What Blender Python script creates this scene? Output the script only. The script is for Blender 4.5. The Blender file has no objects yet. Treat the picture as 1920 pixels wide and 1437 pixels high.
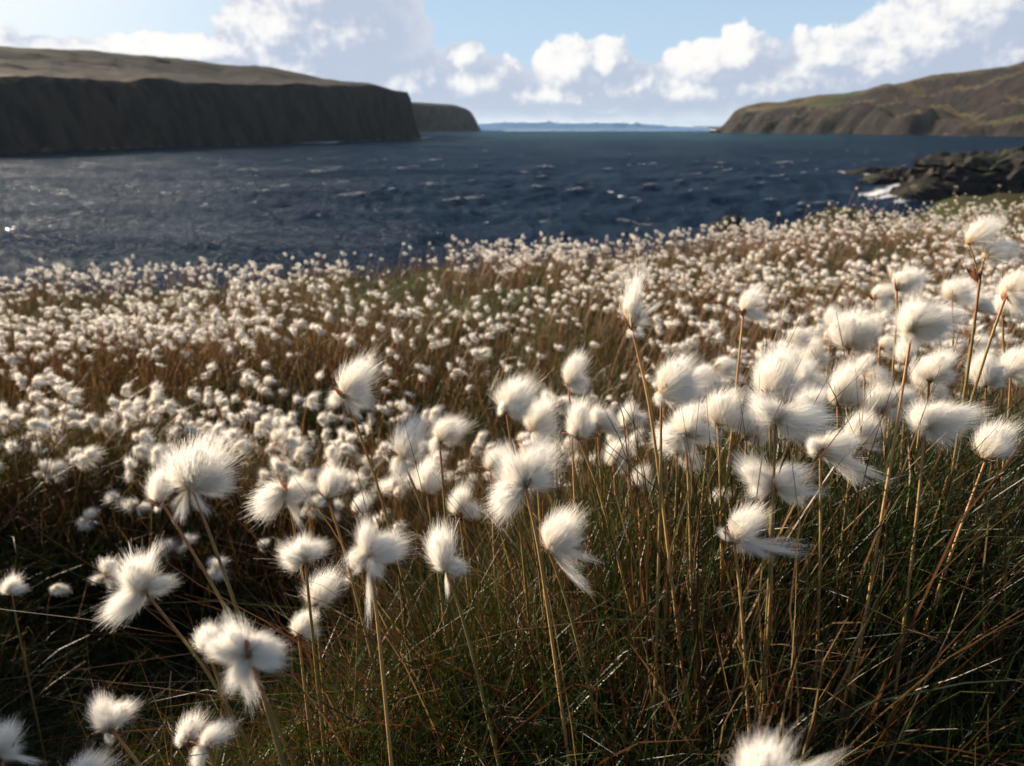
import bpy, bmesh, math, random
import numpy as np
from mathutils import Vector, Matrix, Quaternion, Euler

random.seed(7)
rng = np.random.default_rng(11)
SC = bpy.context.scene
COL = SC.collection
R = math.radians

# ------------------------------------------------------------------ camera
CZ = 16.0                       # eye height above the sea
PITCH = R(18.74)
FPX = 1423.0                    # focal length in photo pixels (1920 wide)
cam_d = bpy.data.cameras.new('camera')
cam = bpy.data.objects.new('camera', cam_d)
COL.objects.link(cam)
cam.location = (0, 0, CZ)
cam.rotation_euler = (R(90) - PITCH, 0, 0)
cam_d.sensor_fit = 'HORIZONTAL'
cam_d.sensor_width = 36.0
cam_d.lens = 36.0 * FPX / 1920.0
cam_d.clip_start = 0.02
cam_d.clip_end = 60000
cam_d.dof.use_dof = True
cam_d.dof.focus_distance = 0.60
cam_d.dof.aperture_fstop = 26.68e-3 / 2.6e-3      # 2.6 mm pupil, as a phone camera has
SC.camera = cam

# ------------------------------------------------------------------ sun, sky, exposure
SUN_AZ = -60.0      # degrees from the view direction (+Y), negative = towards -X
SUN_EL = 23.0
sun_dir = Vector((math.sin(R(SUN_AZ)) * math.cos(R(SUN_EL)), math.cos(R(SUN_AZ)) * math.cos(R(SUN_EL)), math.sin(R(SUN_EL))))
sun_d = bpy.data.lights.new('sun', 'SUN')
sun_d.energy = 5.0
sun_d.angle = R(0.5)
sun_d.color = (1.0, 0.84, 0.64)
sun = bpy.data.objects.new('sun', sun_d)
COL.objects.link(sun)
sun.rotation_euler = sun_dir.to_track_quat('Z', 'Y').to_euler()

SC.view_settings.view_transform = 'Standard'
SC.view_settings.look = 'None'
SC.view_settings.gamma = 1.0
SC.view_settings.use_curve_mapping = False
SC.view_settings.exposure = 1.25

SC.render.engine = 'CYCLES'
cy = SC.cycles
cy.use_denoising = True
cy.use_adaptive_sampling = True
cy.adaptive_threshold = 0.03
cy.max_bounces = 7
cy.diffuse_bounces = 3
cy.transmission_bounces = 4
cy.glossy_bounces = 2
cy.volume_bounces = 0
cy.debug_use_spatial_splits = True
SC.render.use_persistent_data = False
cy.transparent_max_bounces = 4
cy.sample_clamp_indirect = 4.0
cy.caustics_reflective = False
cy.caustics_refractive = False

FWD = Vector((0, math.cos(PITCH), -math.sin(PITCH)))
UPV = Vector((0, math.sin(PITCH), math.cos(PITCH)))
CAM = Vector((0, 0, CZ))

def P(px, py, d):
    """point of the place that the photo shows at (px, py), d metres deep"""
    return CAM + d * (FWD + Vector((1, 0, 0)) * ((px - 960) / FPX) + UPV * ((718.5 - py) / FPX))

def azel(px, py):
    v = P(px, py, 1) - CAM
    return math.degrees(math.atan2(v.x, v.y)), math.degrees(math.atan2(v.z, math.hypot(v.x, v.y)))

def floor_at(px, py, z=0.0):
    """point at height z on the line of sight through a photo pixel"""
    v = P(px, py, 1) - CAM
    return CAM + v * ((z - CZ) / v.z)

class NT:
    """small helper to write node trees"""
    def __init__(s, tree):
        s.t = tree
    def n(s, typ, **kw):
        o = s.t.nodes.new(typ)
        ins = kw.pop('ins', {})
        for k, v in kw.items():
            setattr(o, k, v)
        for k, v in ins.items():
            s.set(o.inputs[k], v)
        return o
    def set(s, sock, v):
        if hasattr(v, 'is_output') or isinstance(v, bpy.types.NodeSocket):
            s.t.links.new(v, sock)
        else:
            sock.default_value = v
    def math(s, op, a, b=None, c=None, clamp=False):
        o = s.t.nodes.new('ShaderNodeMath'); o.operation = op; o.use_clamp = clamp
        for i, v in enumerate((a, b, c)):
            if v is not None: s.set(o.inputs[i], v)
        return o.outputs[0]
    def vmath(s, op, a, b=None, out=0):
        o = s.t.nodes.new('ShaderNodeVectorMath'); o.operation = op
        s.set(o.inputs[0], a)
        if b is not None: s.set(o.inputs[1], b)
        return o.outputs[out]
    def smooth(s, v, a, b, lo=0.0, hi=1.0):
        o = s.t.nodes.new('ShaderNodeMapRange'); o.interpolation_type = 'SMOOTHSTEP'
        s.set(o.inputs[0], v); o.inputs[1].default_value = a; o.inputs[2].default_value = b
        o.inputs[3].default_value = lo; o.inputs[4].default_value = hi
        return o.outputs[0]
    def mix(s, f, a, b, typ='MIX'):
        o = s.t.nodes.new('ShaderNodeMix'); o.data_type = 'RGBA'; o.blend_type = typ
        s.set(o.inputs[0], f); s.set(o.inputs[6], a); s.set(o.inputs[7], b)
        return o.outputs[2]
    def noise(s, vec, scale, detail=4, rough=0.5, dist=0.0, out=0):
        o = s.t.nodes.new('ShaderNodeTexNoise')
        if vec is not None: s.set(o.inputs['Vector'], vec)
        s.set(o.inputs['Scale'], scale); o.inputs['Detail'].default_value = detail
        o.inputs['Roughness'].default_value = rough; o.inputs['Distortion'].default_value = dist
        return o.outputs[out]
    def ramp(s, f, stops):
        o = s.t.nodes.new('ShaderNodeValToRGB'); s.set(o.inputs[0], f)
        e = o.color_ramp.elements
        while len(e) < len(stops): e.new(0.5)
        for k, (p, c) in zip(e, stops):
            k.position = p; k.color = (*c, 1) if len(c) == 3 else c
        return o.outputs[0]

def rgba(c): return (c[0], c[1], c[2], 1.0)

# ---- world: physical sky plus a cloud field over the whole horizon
world = bpy.data.worlds.new('World')
SC.world = world
world.use_nodes = True
world.cycles.sampling_method = 'MANUAL'
world.cycles.sample_map_resolution = 256
wt = world.node_tree
wt.nodes.clear()
W = NT(wt)
sky = W.n('ShaderNodeTexSky', sky_type='NISHITA')
sky.sun_disc = False
sky.sun_elevation = R(SUN_EL)
sky.sun_rotation = R(SUN_AZ)
sky.altitude = 10
sky.air_density = 1.0
sky.dust_density = 0.6
sky.ozone_density = 3.5

# cumulus banks, given as (pixel x, pixel y, half width, half height)
BANKS = [(610, 80, 200, 125), (530, 55, 120, 95), (680, 60, 130, 115), (600, -20, 170, 100), (560, 140, 160, 60),
         (760, 160, 150, 75), (890, 165, 150, 62), (868, 105, 46, 34), (1060, 135, 75, 62), (1135, 120, 60, 52), (1190, 165, 110, 52),
         (1010, 185, 230, 42), (1260, 175, 260, 52), (1310, 130, 90, 50), (1385, 108, 80, 56), (1480, 160, 220, 62),
         (1550, 110, 100, 52), (1650, 130, 170, 76), (1760, 80, 150, 92), (1850, 30, 130, 80), (1900, 110, 210, 110), (2050, 60, 190, 120),
         (2300, 110, 280, 100), (1120, 208, 230, 17), (60, 105, 330, 34), (330, 98, 180, 34), (-300, 100, 330, 70), (-650, 90, 260, 100)]
cg = bpy.data.node_groups.new('cloud_field', 'ShaderNodeTree')
cg.interface.new_socket('Az El', in_out='INPUT', socket_type='NodeSocketVector')
cg.interface.new_socket('Field', in_out='OUTPUT', socket_type='NodeSocketFloat')
cg.interface.new_socket('Soft', in_out='OUTPUT', socket_type='NodeSocketFloat')
G = NT(cg)
gi = cg.nodes.new('NodeGroupInput'); go = cg.nodes.new('NodeGroupOutput')
p0 = gi.outputs[0]
wob = G.vmath('SUBTRACT', G.noise(p0, 0.55, 3, 0.5, out=1), (0.5, 0.5, 0.5))
p1 = G.vmath('ADD', p0, G.vmath('MULTIPLY', wob, (1.6, 1.1, 0)))
best = None
for (bx, by, rx, ry) in BANKS:
    a, e = azel(bx, by)
    ra = rx / FPX * 57.3 * 0.92; re = ry / FPX * 57.3 * 0.92
    q = G.vmath('MULTIPLY', G.vmath('SUBTRACT', p1, (a, e, 0)), (1 / ra, 1 / re, 0))
    v = G.math('SUBTRACT', 1.0, G.vmath('LENGTH', q, out=1))
    v = G.math('MULTIPLY', v, min(1.0, re / 2.0 + 0.35))
    best = v if best is None else G.math('SMOOTH_MAX', best, v, 0.12)
# scattered cumulus elsewhere round the horizon and overhead
sep = G.n('ShaderNodeSeparateXYZ', ins={0: p0})
away = G.smooth(G.math('ABSOLUTE', sep.outputs[0]), 38, 55)
high = G.smooth(sep.outputs[1], 9, 14)
wide = G.noise(p0, 0.06, 2, 0.5)
other = G.math('MULTIPLY', G.math('SUBTRACT', wide, 0.56), 2.6)
other = G.math('ADD', other, G.math('MULTIPLY', G.math('SUBTRACT', G.math('MAXIMUM', away, high), 1.0), 4.0))
best = G.math('MAXIMUM', best, other)
n1 = G.math('SUBTRACT', G.noise(p0, 0.75, 6, 0.52), 0.5)
f = G.math('ADD', best, G.math('MULTIPLY', n1, 0.85))
cg.links.new(f, go.inputs[0])
soft = G.math('ADD', best, G.math('MULTIPLY', G.math('SUBTRACT', G.noise(p0, 0.75, 2.6, 0.45), 0.5), 0.5))
cg.links.new(soft, go.inputs[1])

tc = W.n('ShaderNodeTexCoord')
sx = W.n('ShaderNodeSeparateXYZ', ins={0: tc.outputs['Generated']})
az = W.math('MULTIPLY', W.math('ARCTAN2', sx.outputs[0], sx.outputs[1]), 57.29578)
hz = W.math('SQRT', W.math('ADD', W.math('MULTIPLY', sx.outputs[0], sx.outputs[0]), W.math('MULTIPLY', sx.outputs[1], sx.outputs[1])))
el = W.math('MULTIPLY', W.math('ARCTAN2', sx.outputs[2], hz), 57.29578)
ae = W.n('ShaderNodeCombineXYZ', ins={0: az, 1: el, 2: 0.0}).outputs[0]
gn0 = W.n('ShaderNodeGroup', node_tree=cg, ins={0: ae})
g0 = gn0.outputs[0]
g1 = W.n('ShaderNodeGroup', node_tree=cg, ins={0: W.vmath('ADD', ae, (-1.3, 0.9, 0))}).outputs[1]
g2 = W.n('ShaderNodeGroup', node_tree=cg, ins={0: W.vmath('ADD', ae, (-3.4, 1.7, 0))}).outputs[1]
alpha = W.smooth(g0, -0.02, 0.13)
dl = W.math('ADD', W.math('SUBTRACT', gn0.outputs[1], g1), W.math('MULTIPLY', W.math('SUBTRACT', g0, gn0.outputs[1]), 0.7))
dl = W.math('ADD', W.math('MULTIPLY', dl, 0.9), W.math('MULTIPLY', W.math('SUBTRACT', gn0.outputs[1], g2), 0.30))
bil = W.math('SUBTRACT', W.noise(ae, 1.5, 5, 0.55), 0.5)
lit = W.smooth(W.math('ADD', dl, W.math('MULTIPLY', bil, 0.75)), -0.05, 0.80)
thin = W.smooth(g0, 0.0, 0.5, 1.0, 0.0)
lit = W.math('MAXIMUM', lit, W.math('MULTIPLY', thin, 0.28))
SKY_K = 0.05
CLOUD_SHADE = (0.212, 0.243, 0.302)
CLOUD_LIT = (0.425, 0.418, 0.408)
ccol = W.mix(lit, rgba(CLOUD_SHADE), rgba(CLOUD_LIT))
skyc = W.n('ShaderNodeVectorMath', operation='SCALE', ins={0: sky.outputs[0]})
skyc.inputs['Scale'].default_value = SKY_K
# thin bright veil low over the horizon
veil = W.smooth(el, 0.0, 26.0, 0.92, 0.0)
low = W.smooth(el, 0.3, 4.0, 0.75, 0.0)
base = W.mix(veil, skyc.outputs[0], rgba((0.225, 0.30, 0.382)))
base = W.mix(low, base, rgba((0.29, 0.31, 0.345)))
# bright air round the sun
sd_ = W.vmath('DOT_PRODUCT', tc.outputs['Generated'], tuple(sun_dir), out=1)
glow = W.smooth(sd_, math.cos(R(52)), math.cos(R(16)), 0.0, 0.8)
base = W.mix(glow, base, rgba((0.46, 0.46, 0.445)))
full = W.mix(alpha, base, ccol)
bg = W.n('ShaderNodeBackground', ins={0: full, 1: 1.0})
wo = W.n('ShaderNodeOutputWorld', ins={0: bg.outputs[0]})

# ------------------------------------------------------------------ numpy noise
def _hash(ix, iy, seed):
    h = (ix.astype(np.int64) * 374761393 + iy.astype(np.int64) * 668265263 + seed * 974711) & 0x7fffffff
    h = ((h ^ (h >> 13)) * 1274126177) & 0x7fffffff
    return ((h ^ (h >> 16)) & 0xffff) / 65535.0

def vnoise(x, y, seed=0):
    x = np.asarray(x, float); y = np.asarray(y, float)
    ix = np.floor(x); iy = np.floor(y); fx = x - ix; fy = y - iy
    fx = fx * fx * fx * (fx * (fx * 6 - 15) + 10); fy = fy * fy * fy * (fy * (fy * 6 - 15) + 10)
    a = _hash(ix, iy, seed); b = _hash(ix + 1, iy, seed); c = _hash(ix, iy + 1, seed); d = _hash(ix + 1, iy + 1, seed)
    return (a + (b - a) * fx) * (1 - fy) + (c + (d - c) * fx) * fy - 0.5

def fbm(x, y, seed=0, octv=4, gain=0.5):
    s = 0; a = 1.0
    for o in range(octv):
        s = s + a * vnoise(x * 2 ** o + 17.3 * o, y * 2 ** o - 9.1 * o, seed + o); a *= gain
    return s

def sstep(a, b, v):
    t = np.clip((v - a) / (b - a), 0, 1)
    return t * t * (3 - 2 * t)

# ------------------------------------------------------------------ mesh helpers
def mesh_np(name, verts, faces, mats, attrs=None, smooth=True):
    """verts (n,3); faces: (m,k) array of one face size"""
    me = bpy.data.meshes.new(name)
    verts = np.asarray(verts, np.float32); faces = np.asarray(faces, np.int32)
    m, k = faces.shape
    me.vertices.add(len(verts)); me.vertices.foreach_set('co', verts.ravel())
    me.loops.add(m * k); me.loops.foreach_set('vertex_index', faces.ravel())
    me.polygons.add(m)
    me.polygons.foreach_set('loop_start', np.arange(0, m * k, k, dtype=np.int32))
    me.polygons.foreach_set('loop_total', np.full(m, k, np.int32))
    if smooth: me.polygons.foreach_set('use_smooth', np.ones(m, bool))
    for a, (typ, data) in (attrs or {}).items():
        at = me.attributes.new(a, typ, 'POINT')
        key = 'value' if typ in ('FLOAT', 'INT') else ('color' if typ == 'FLOAT_COLOR' else 'vector')
        at.data.foreach_set(key, np.asarray(data).ravel())
    me.update(calc_edges=True)
    me.validate()
    for mt in (mats if isinstance(mats, (list, tuple)) else [mats]): me.materials.append(mt)
    return me

def link(name, me, parent=None, **props):
    o = bpy.data.objects.new(name, me)
    COL.objects.link(o)
    if parent is not None: o.parent = parent
    for k, v in props.items(): o[k] = v
    return o

def grid_faces(nu, nv):
    i = np.arange(nu * nv).reshape(nu, nv)
    return np.stack([i[:-1, :-1], i[1:, :-1], i[1:, 1:], i[:-1, 1:]], -1).reshape(-1, 4)

def new_mat(name):
    m = bpy.data.materials.new(name); m.use_nodes = True
    m.node_tree.nodes.clear()
    return m, NT(m.node_tree)

def finish(N, shader, disp=None):
    o = N.n('ShaderNodeOutputMaterial'); N.t.links.new(shader, o.inputs[0])

def attr(N, name, out='Fac'):
    return N.n('ShaderNodeAttribute', attribute_name=name).outputs[out]

# ------------------------------------------------------------------ materials
def leaf_material(name, rough=0.45, trans=0.45, spec=0.35):
    m, N = new_mat(name)
    col = attr(N, 'col', 'Color')
    pr = N.n('ShaderNodeBsdfPrincipled', ins={'Base Color': col, 'Roughness': rough, 'Specular IOR Level': spec})
    tr = N.n('ShaderNodeBsdfTranslucent', ins={0: N.mix(1.0, col, rgba((1.25, 1.1, 0.75)), 'MULTIPLY')})
    mx = N.n('ShaderNodeMixShader', ins={0: trans, 1: pr.outputs[0], 2: tr.outputs[0]})
    finish(N, mx.outputs[0]); return m

M_grass = leaf_material('grass_blade', 0.42, 0.28, 0.35)
M_stem = leaf_material('stem', 0.5, 0.12, 0.4)

def cotton_material():
    m, N = new_mat('cotton')
    t = attr(N, 'tt')
    col = N.ramp(t, [(0.0, (0.42, 0.24, 0.11)), (0.12, (0.74, 0.60, 0.40)), (0.32, (0.94, 0.885, 0.79)), (0.7, (0.965, 0.935, 0.88))])
    d = N.n('ShaderNodeBsdfDiffuse', ins={0: col})
    tr = N.n('ShaderNodeBsdfTranslucent', ins={0: col})
    mx = N.n('ShaderNodeMixShader', ins={0: 0.5, 1: d.outputs[0], 2: tr.outputs[0]})
    finish(N, mx.outputs[0]); return m
M_cotton = cotton_material()

def soil_material():
    m, N = new_mat('heath_ground')
    g = N.n('ShaderNodeNewGeometry')
    n = N.noise(g.outputs['Position'], 3.0, 6, 0.6)
    n2 = N.noise(g.outputs['Position'], 0.45, 4, 0.6)
    c = N.ramp(n, [(0.3, (0.022, 0.020, 0.010)), (0.55, (0.05, 0.045, 0.018)), (0.75, (0.09, 0.065, 0.028))])
    c = N.mix(N.smooth(n2, 0.42, 0.62), c, rgba((0.045, 0.06, 0.018)))
    fine = N.noise(g.outputs['Position'], 60.0, 5, 0.7)
    bp = N.n('ShaderNodeBump', ins={'Strength': 0.9, 'Distance': 0.03, 'Height': fine})
    pr = N.n('ShaderNodeBsdfPrincipled', ins={'Base Color': c, 'Roughness': 0.95, 'Specular IOR Level': 0.1, 'Normal': bp.outputs[0]})
    finish(N, pr.outputs[0]); return m

def headland_material(name, top_a, top_b, rock_a, rock_b, green=None, sc=1.0, upland=None, steep=(0.52, 0.74)):
    m, N = new_mat(name)
    g = N.n('ShaderNodeNewGeometry')
    pos = g.outputs['Position']
    nz = N.n('ShaderNodeSeparateXYZ', ins={0: g.outputs['True Normal']}).outputs[2]
    n = N.noise(pos, 0.012 * sc, 6, 0.62)
    top = N.mix(N.smooth(n, 0.38, 0.62), rgba(top_a), rgba(top_b))
    if green:
        ng = N.noise(pos, 0.006 * sc, 3, 0.5)
        top = N.mix(N.smooth(ng, 0.52, 0.62), top, rgba(green))
    if upland:
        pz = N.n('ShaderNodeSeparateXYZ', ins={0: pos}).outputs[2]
        hh = N.smooth(N.math('ADD', pz, N.math('MULTIPLY', N.math('SUBTRACT', n, 0.5), 26.0)), upland[0], upland[0] + 5)
        top = N.mix(hh, top, rgba(upland[1]))  # darker tone above a set height, its edge broken by noise
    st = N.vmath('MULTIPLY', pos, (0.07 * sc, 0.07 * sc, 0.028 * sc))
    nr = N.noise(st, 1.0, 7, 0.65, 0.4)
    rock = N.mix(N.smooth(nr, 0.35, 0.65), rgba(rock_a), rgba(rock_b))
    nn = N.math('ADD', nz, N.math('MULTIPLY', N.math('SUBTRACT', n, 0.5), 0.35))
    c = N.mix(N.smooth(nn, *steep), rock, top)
    bp = N.n('ShaderNodeBump', ins={'Strength': 1.0, 'Distance': 3.0 / sc, 'Height': nr})
    pr = N.n('ShaderNodeBsdfPrincipled', ins={'Base Color': c, 'Roughness': 0.95, 'Specular IOR Level': 0.15, 'Normal': bp.outputs[0]})
    finish(N, pr.outputs[0]); return m

def sea_material():
    m, N = new_mat('sea_water')
    g = N.n('ShaderNodeNewGeometry'); pos = g.outputs['Position']
    foam = attr(N, 'foam')
    shoal = attr(N, 'shoal')
    st = N.vmath('MULTIPLY', pos, (0.9, 0.9, 0.9))
    r1 = N.noise(st, 0.55, 5, 0.6)
    r2 = N.noise(st, 2.2, 3, 0.6)
    h = N.math('ADD', r1, N.math('MULTIPLY', r2, 0.25))
    bp = N.n('ShaderNodeBump', ins={'Strength': 1.0, 'Distance': 1.6, 'Height': h})
    deep = N.mix(shoal, rgba((0.005, 0.0155, 0.034)), rgba((0.010, 0.038, 0.056)))
    dif = N.n('ShaderNodeBsdfDiffuse', ins={0: deep, 'Normal': bp.outputs[0]})
    gls = N.n('ShaderNodeBsdfGlossy', ins={0: rgba((0.9, 0.95, 1.0)), 'Roughness': 0.14, 'Normal': bp.outputs[0]})
    fre = N.n('ShaderNodeFresnel', ins={'IOR': 1.33, 'Normal': bp.outputs[0]}).outputs[0]
    pr = N.n('ShaderNodeMixShader', ins={0: N.math('MULTIPLY', fre, N.smooth(N.noise(N.vmath('MULTIPLY', pos, (0.008, 0.03, 0.0)), 1.0, 4, 0.6), 0.35, 0.65, 0.17, 0.40)), 1: dif.outputs[0], 2: gls.outputs[0]})
    fn = N.noise(N.vmath('MULTIPLY', pos, (0.6, 1.0, 1.0)), 1.9, 6, 0.75)
    fm = N.smooth(N.math('ADD', foam, N.math('MULTIPLY', N.math('SUBTRACT', fn, 0.5), 2.0)), 0.36, 0.95)
    fd = N.n('ShaderNodeBsdfDiffuse', ins={0: rgba((0.78, 0.80, 0.82))})
    mx = N.n('ShaderNodeMixShader', ins={0: fm, 1: pr.outputs[0], 2: fd.outputs[0]})
    finish(N, mx.outputs[0]); return m

def rock_material():
    m, N = new_mat('shore_rock')
    g = N.n('ShaderNodeNewGeometry'); pos = g.outputs['Position']
    nz = N.n('ShaderNodeSeparateXYZ', ins={0: g.outputs['Normal']}).outputs[2]
    n = N.noise(pos, 0.25, 7, 0.65)
    c = N.ramp(n, [(0.3, (0.012, 0.011, 0.012)), (0.52, (0.026, 0.022, 0.020)), (0.75, (0.085, 0.062, 0.045))])
    moss = N.math('MULTIPLY', N.smooth(nz, 0.55, 0.85), N.smooth(N.noise(pos, 0.12, 3), 0.45, 0.6))
    c = N.mix(moss, c, rgba((0.026, 0.032, 0.012)))
    bp = N.n('ShaderNodeBump', ins={'Strength': 1.0, 'Distance': 0.6, 'Height': n})
    pr = N.n('ShaderNodeBsdfPrincipled', ins={'Base Color': c, 'Roughness': 0.8, 'Specular IOR Level': 0.25, 'Normal': bp.outputs[0]})
    finish(N, pr.outputs[0]); return m

# ------------------------------------------------------------------ ground (clifftop heath)
HY = np.array([-40, -3, 0, 0.8, 1.5, 2.4, 3.4, 5, 7, 10, 14, 18, 30, 60])
HZ = np.array([1.5, -0.62, -0.66, -0.80, -0.92, -1.03, -1.13, -1.27, -1.36, -1.68, -1.98, -2.25, -2.9, -4.0])
EX = np.array([-60, -20, -9, -4.7, -1.5, 0, 1.7, 3.6, 6, 9, 12, 16, 30, 60])
EY = np.array([1.0, 4.5, 6.2, 7.0, 7.7, 8.3, 9.3, 10.8, 13, 16, 19, 23, 36, 60])

def height(x, y, smallbumps=True):
    """height of the ground relative to the eye"""
    x = np.asarray(x, float); y = np.asarray(y, float)
    h = np.interp(y, HY, HZ) + 0.05 * np.clip(x, -30, 30)
    # tussock bank in the near right, shady hollow to its left
    h = h + 0.24 * np.exp(-(((x - 0.62) / 0.62) ** 2 + ((y - 0.78) / 0.42) ** 2))
    h = h + 0.12 * np.exp(-(((x - 0.10) / 0.34) ** 2 + ((y - 0.60) / 0.30) ** 2))
    h = h - 0.22 * np.exp(-(((x + 0.42) / 0.42) ** 2 + ((y - 1.02) / 0.38) ** 2))
    h = h - 0.26 * np.exp(-(((x - 0.15) / 0.6) ** 2 + ((y - 2.05) / 0.33) ** 2))
    h = h - 0.18 * np.exp(-(((x + 0.7) / 0.7) ** 2 + ((y - 2.5) / 0.3) ** 2))
    h = h + 0.14 * np.exp(-(((x + 1.25) / 0.5) ** 2 + ((y - 1.7) / 0.4) ** 2))
    # unseen knoll added on the sunward side to shade the nearest grass
    h = h + 2.7 * np.exp(-(((x + 3.5) / 0.95) ** 2 + ((y - 1.85) / 0.72) ** 2))
    # green knolls by the cliff edge
    h = h + 0.42 * np.exp(-(((x - 4.7) / 0.9) ** 2 + ((y - 12.0) / 0.9) ** 2))
    h = h + 0.30 * np.exp(-(((x - 9.8) / 2.4) ** 2 + ((y - 16.0) / 1.2) ** 2))
    near = np.clip(1.2 - np.hypot(x, y) / 60, 0.15, 1)
    h = h + 0.21 * near * fbm(x * 0.9, y * 0.9, 3, 3) + (0.05 * fbm(x * 4, y * 4, 9, 3) if smallbumps else 0)
    # seaward cliff
    e = y - (np.interp(x, EX, EY) + 0.6 * fbm(x * 0.8, y * 0.2, 21, 3))
    drop = np.where(e > 0, 1.5 * np.minimum(e, 0.8) ** 2 + np.maximum(e - 0.8, 0) * 1.7, 0)
    h = h - drop * (1 + 0.25 * fbm(x * 0.5, y * 0.5, 5, 3))
    return np.maximum(h, -CZ - 2.0)

def build_ground():
    xs = np.concatenate([-np.geomspace(70, 3.2, 70)[:-1], np.linspace(-3.2, 3.2, 210), np.geomspace(3.2, 90, 90)[1:]])
    ys = np.concatenate([-np.geomspace(45, 0.3, 20), np.linspace(0, 3.5, 150), np.geomspace(3.5, 70, 160)[1:]])
    X, Y = np.meshgrid(xs, ys, indexing='ij')
    Z = height(X, Y) + CZ
    v = np.stack([X, Y, Z], -1).reshape(-1, 3)
    me = mesh_np('ground', v, grid_faces(len(xs), len(ys)), soil_material())
    return link('ground', me, kind='structure', label='clifftop heath sloping down to the sea under the cotton grass')
build_ground()

# ------------------------------------------------------------------ sea
def build_sea():
    r = np.concatenate([np.linspace(8, 40, 12)[:-1], np.geomspace(40, 9000, 480), np.array([13000, 19000])])
    a = np.radians(np.concatenate([np.linspace(-100, -42, 40)[:-1], np.linspace(-42, 42, 440), np.linspace(42, 100, 40)[1:]]))
    A, Rr = np.meshgrid(a, r, indexing='ij')
    X = np.sin(A) * Rr; Y = np.cos(A) * Rr
    Z = np.zeros_like(X); DX = np.zeros_like(X); DY = np.zeros_like(X)
    rs = np.random.default_rng(5)
    for i in range(72):
        lam = 2.6 * (17 / 2.6) ** (rs.random() ** 1.2) if i < 64 else rs.uniform(18, 36)
        k = 2 * math.pi / lam
        th = R(-38 + rs.normal() * 32)
        kx, ky = math.cos(th) * k, math.sin(th) * k
        amp = (0.0074 if i < 64 else 0.0036) * lam * (0.6 + 0.8 * rs.random())
        fade = np.exp(-(Rr * Rr / (CZ * 759.0)) / (lam * 1.6)) * 0.6 + 0.4
        ph = kx * X + ky * Y + rs.random() * 6.283
        fade = fade * (0.35 + 0.65 * sstep(80, 170, Rr))
        Z += amp * fade * np.cos(ph)
        q = 0.75 * amp * fade
        DX -= q * math.cos(th) * np.sin(ph); DY -= q * math.sin(th) * np.sin(ph)
    far = np.clip(1 - Rr / 9000, 0, 1)
    crest = Z / 0.22
    # wind patches, whitecaps on the higher crests, surf off the headlands and rocks
    patch = fbm(X / 60, Y / 60, 31, 3)
    foam = sstep(2.3, 3.6, crest + 1.2 * patch) * 0.5 * sstep(110, 180, Rr)
    rs2 = np.random.default_rng(8)
    for i in range(420):
        rr = 130 * (1300 / 130) ** rs2.random(); aa = R(rs2.uniform(-36, 38))
        cx, cy_ = math.sin(aa) * rr, math.cos(aa) * rr
        lx = (0.5 + 1.5 * rs2.random() ** 2.5) * (rr / 150) ** 0.6; ly = 0.2 * (rr / 120) ** 1.0
        sel = (np.abs(X - cx) < 3 * lx) & (np.abs(Y - cy_) < 3 * ly)
        if not sel.any(): continue
        foam[sel] = np.maximum(foam[sel], (0.5 + 0.5 * rs2.random()) * np.exp(-((X[sel] - cx) / lx) ** 2 - ((Y[sel] - cy_) / ly) ** 2))
    def streak(px0, py0, px1, py1, wpx, amp):
        n = 60
        for t in np.linspace(0, 1, n):
            q = floor_at(px0 + (px1 - px0) * t, py0 + (py1 - py0) * t)
            w = wpx * (q - CAM).length / FPX
            wy = w * 0.35 * math.hypot(q.x, q.y) / CZ
            sel = (np.abs(X - q.x) < 3 * w) & (np.abs(Y - q.y) < 3 * wy)
            foam[sel] = np.maximum(foam[sel], amp * np.exp(-((X[sel] - q.x) / w) ** 2 - ((Y[sel] - q.y) / wy) ** 2))
    streak(905, 244.5, 1340, 243, 4, 1.1)
    streak(1330, 243, 1430, 247, 4, 0.7)
    streak(1480, 246, 1660, 252, 6, 0.75)
    streak(600, 266, 640, 266, 9, 0.8); streak(680, 263, 800, 258, 7, 0.8)
    streak(1580, 322, 1650, 328, 9, 0.8); streak(1660, 332, 1700, 334, 8, 0.8)
    streak(1620, 363, 1700, 352, 8, 0.75); streak(1650, 372, 1710, 362, 7, 0.7); streak(1680, 382, 1715, 372, 5, 0.7)
    streak(1020, 409, 1140, 408, 3, 0.55); streak(1165, 412, 1240, 414, 4, 0.6); streak(1160, 368, 1190, 372, 5, 0.8)
    shoal = sstep(700, 1150, Rr) * sstep(2600, 1500, Rr) * sstep(R(-8), R(2), A) * sstep(R(30), R(14), A)
    v = np.stack([X + DX, Y + DY, Z], -1).reshape(-1, 3)
    me = mesh_np('sea', v, grid_faces(len(a), len(r)), sea_material(), {'foam': ('FLOAT', foam.astype(np.float32)), 'shoal': ('FLOAT', shoal.astype(np.float32))})
    link('sea', me, kind='structure', label='dark blue windswept sea with whitecaps filling the bay')
build_sea()

# ------------------------------------------------------------------ headlands
def seg_dist(X, Y, poly):
    """signed distance to a closed polygon, positive inside"""
    d = np.full(X.shape, 1e9); inside = np.zeros(X.shape, bool)
    n = len(poly)
    for i in range(n):
        x0, y0 = poly[i]; x1, y1 = poly[(i + 1) % n]
        ex, ey = x1 - x0, y1 - y0
        t = np.clip(((X - x0) * ex + (Y - y0) * ey) / (ex * ex + ey * ey), 0, 1)
        d = np.minimum(d, np.hypot(X - x0 - t * ex, Y - y0 - t * ey))
        c = ((y0 > Y) != (y1 > Y)) & (X < (x1 - x0) * (Y - y0) / (y1 - y0 + 1e-12) + x0)
        inside ^= c
    return np.where(inside, d, -d)

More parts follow.
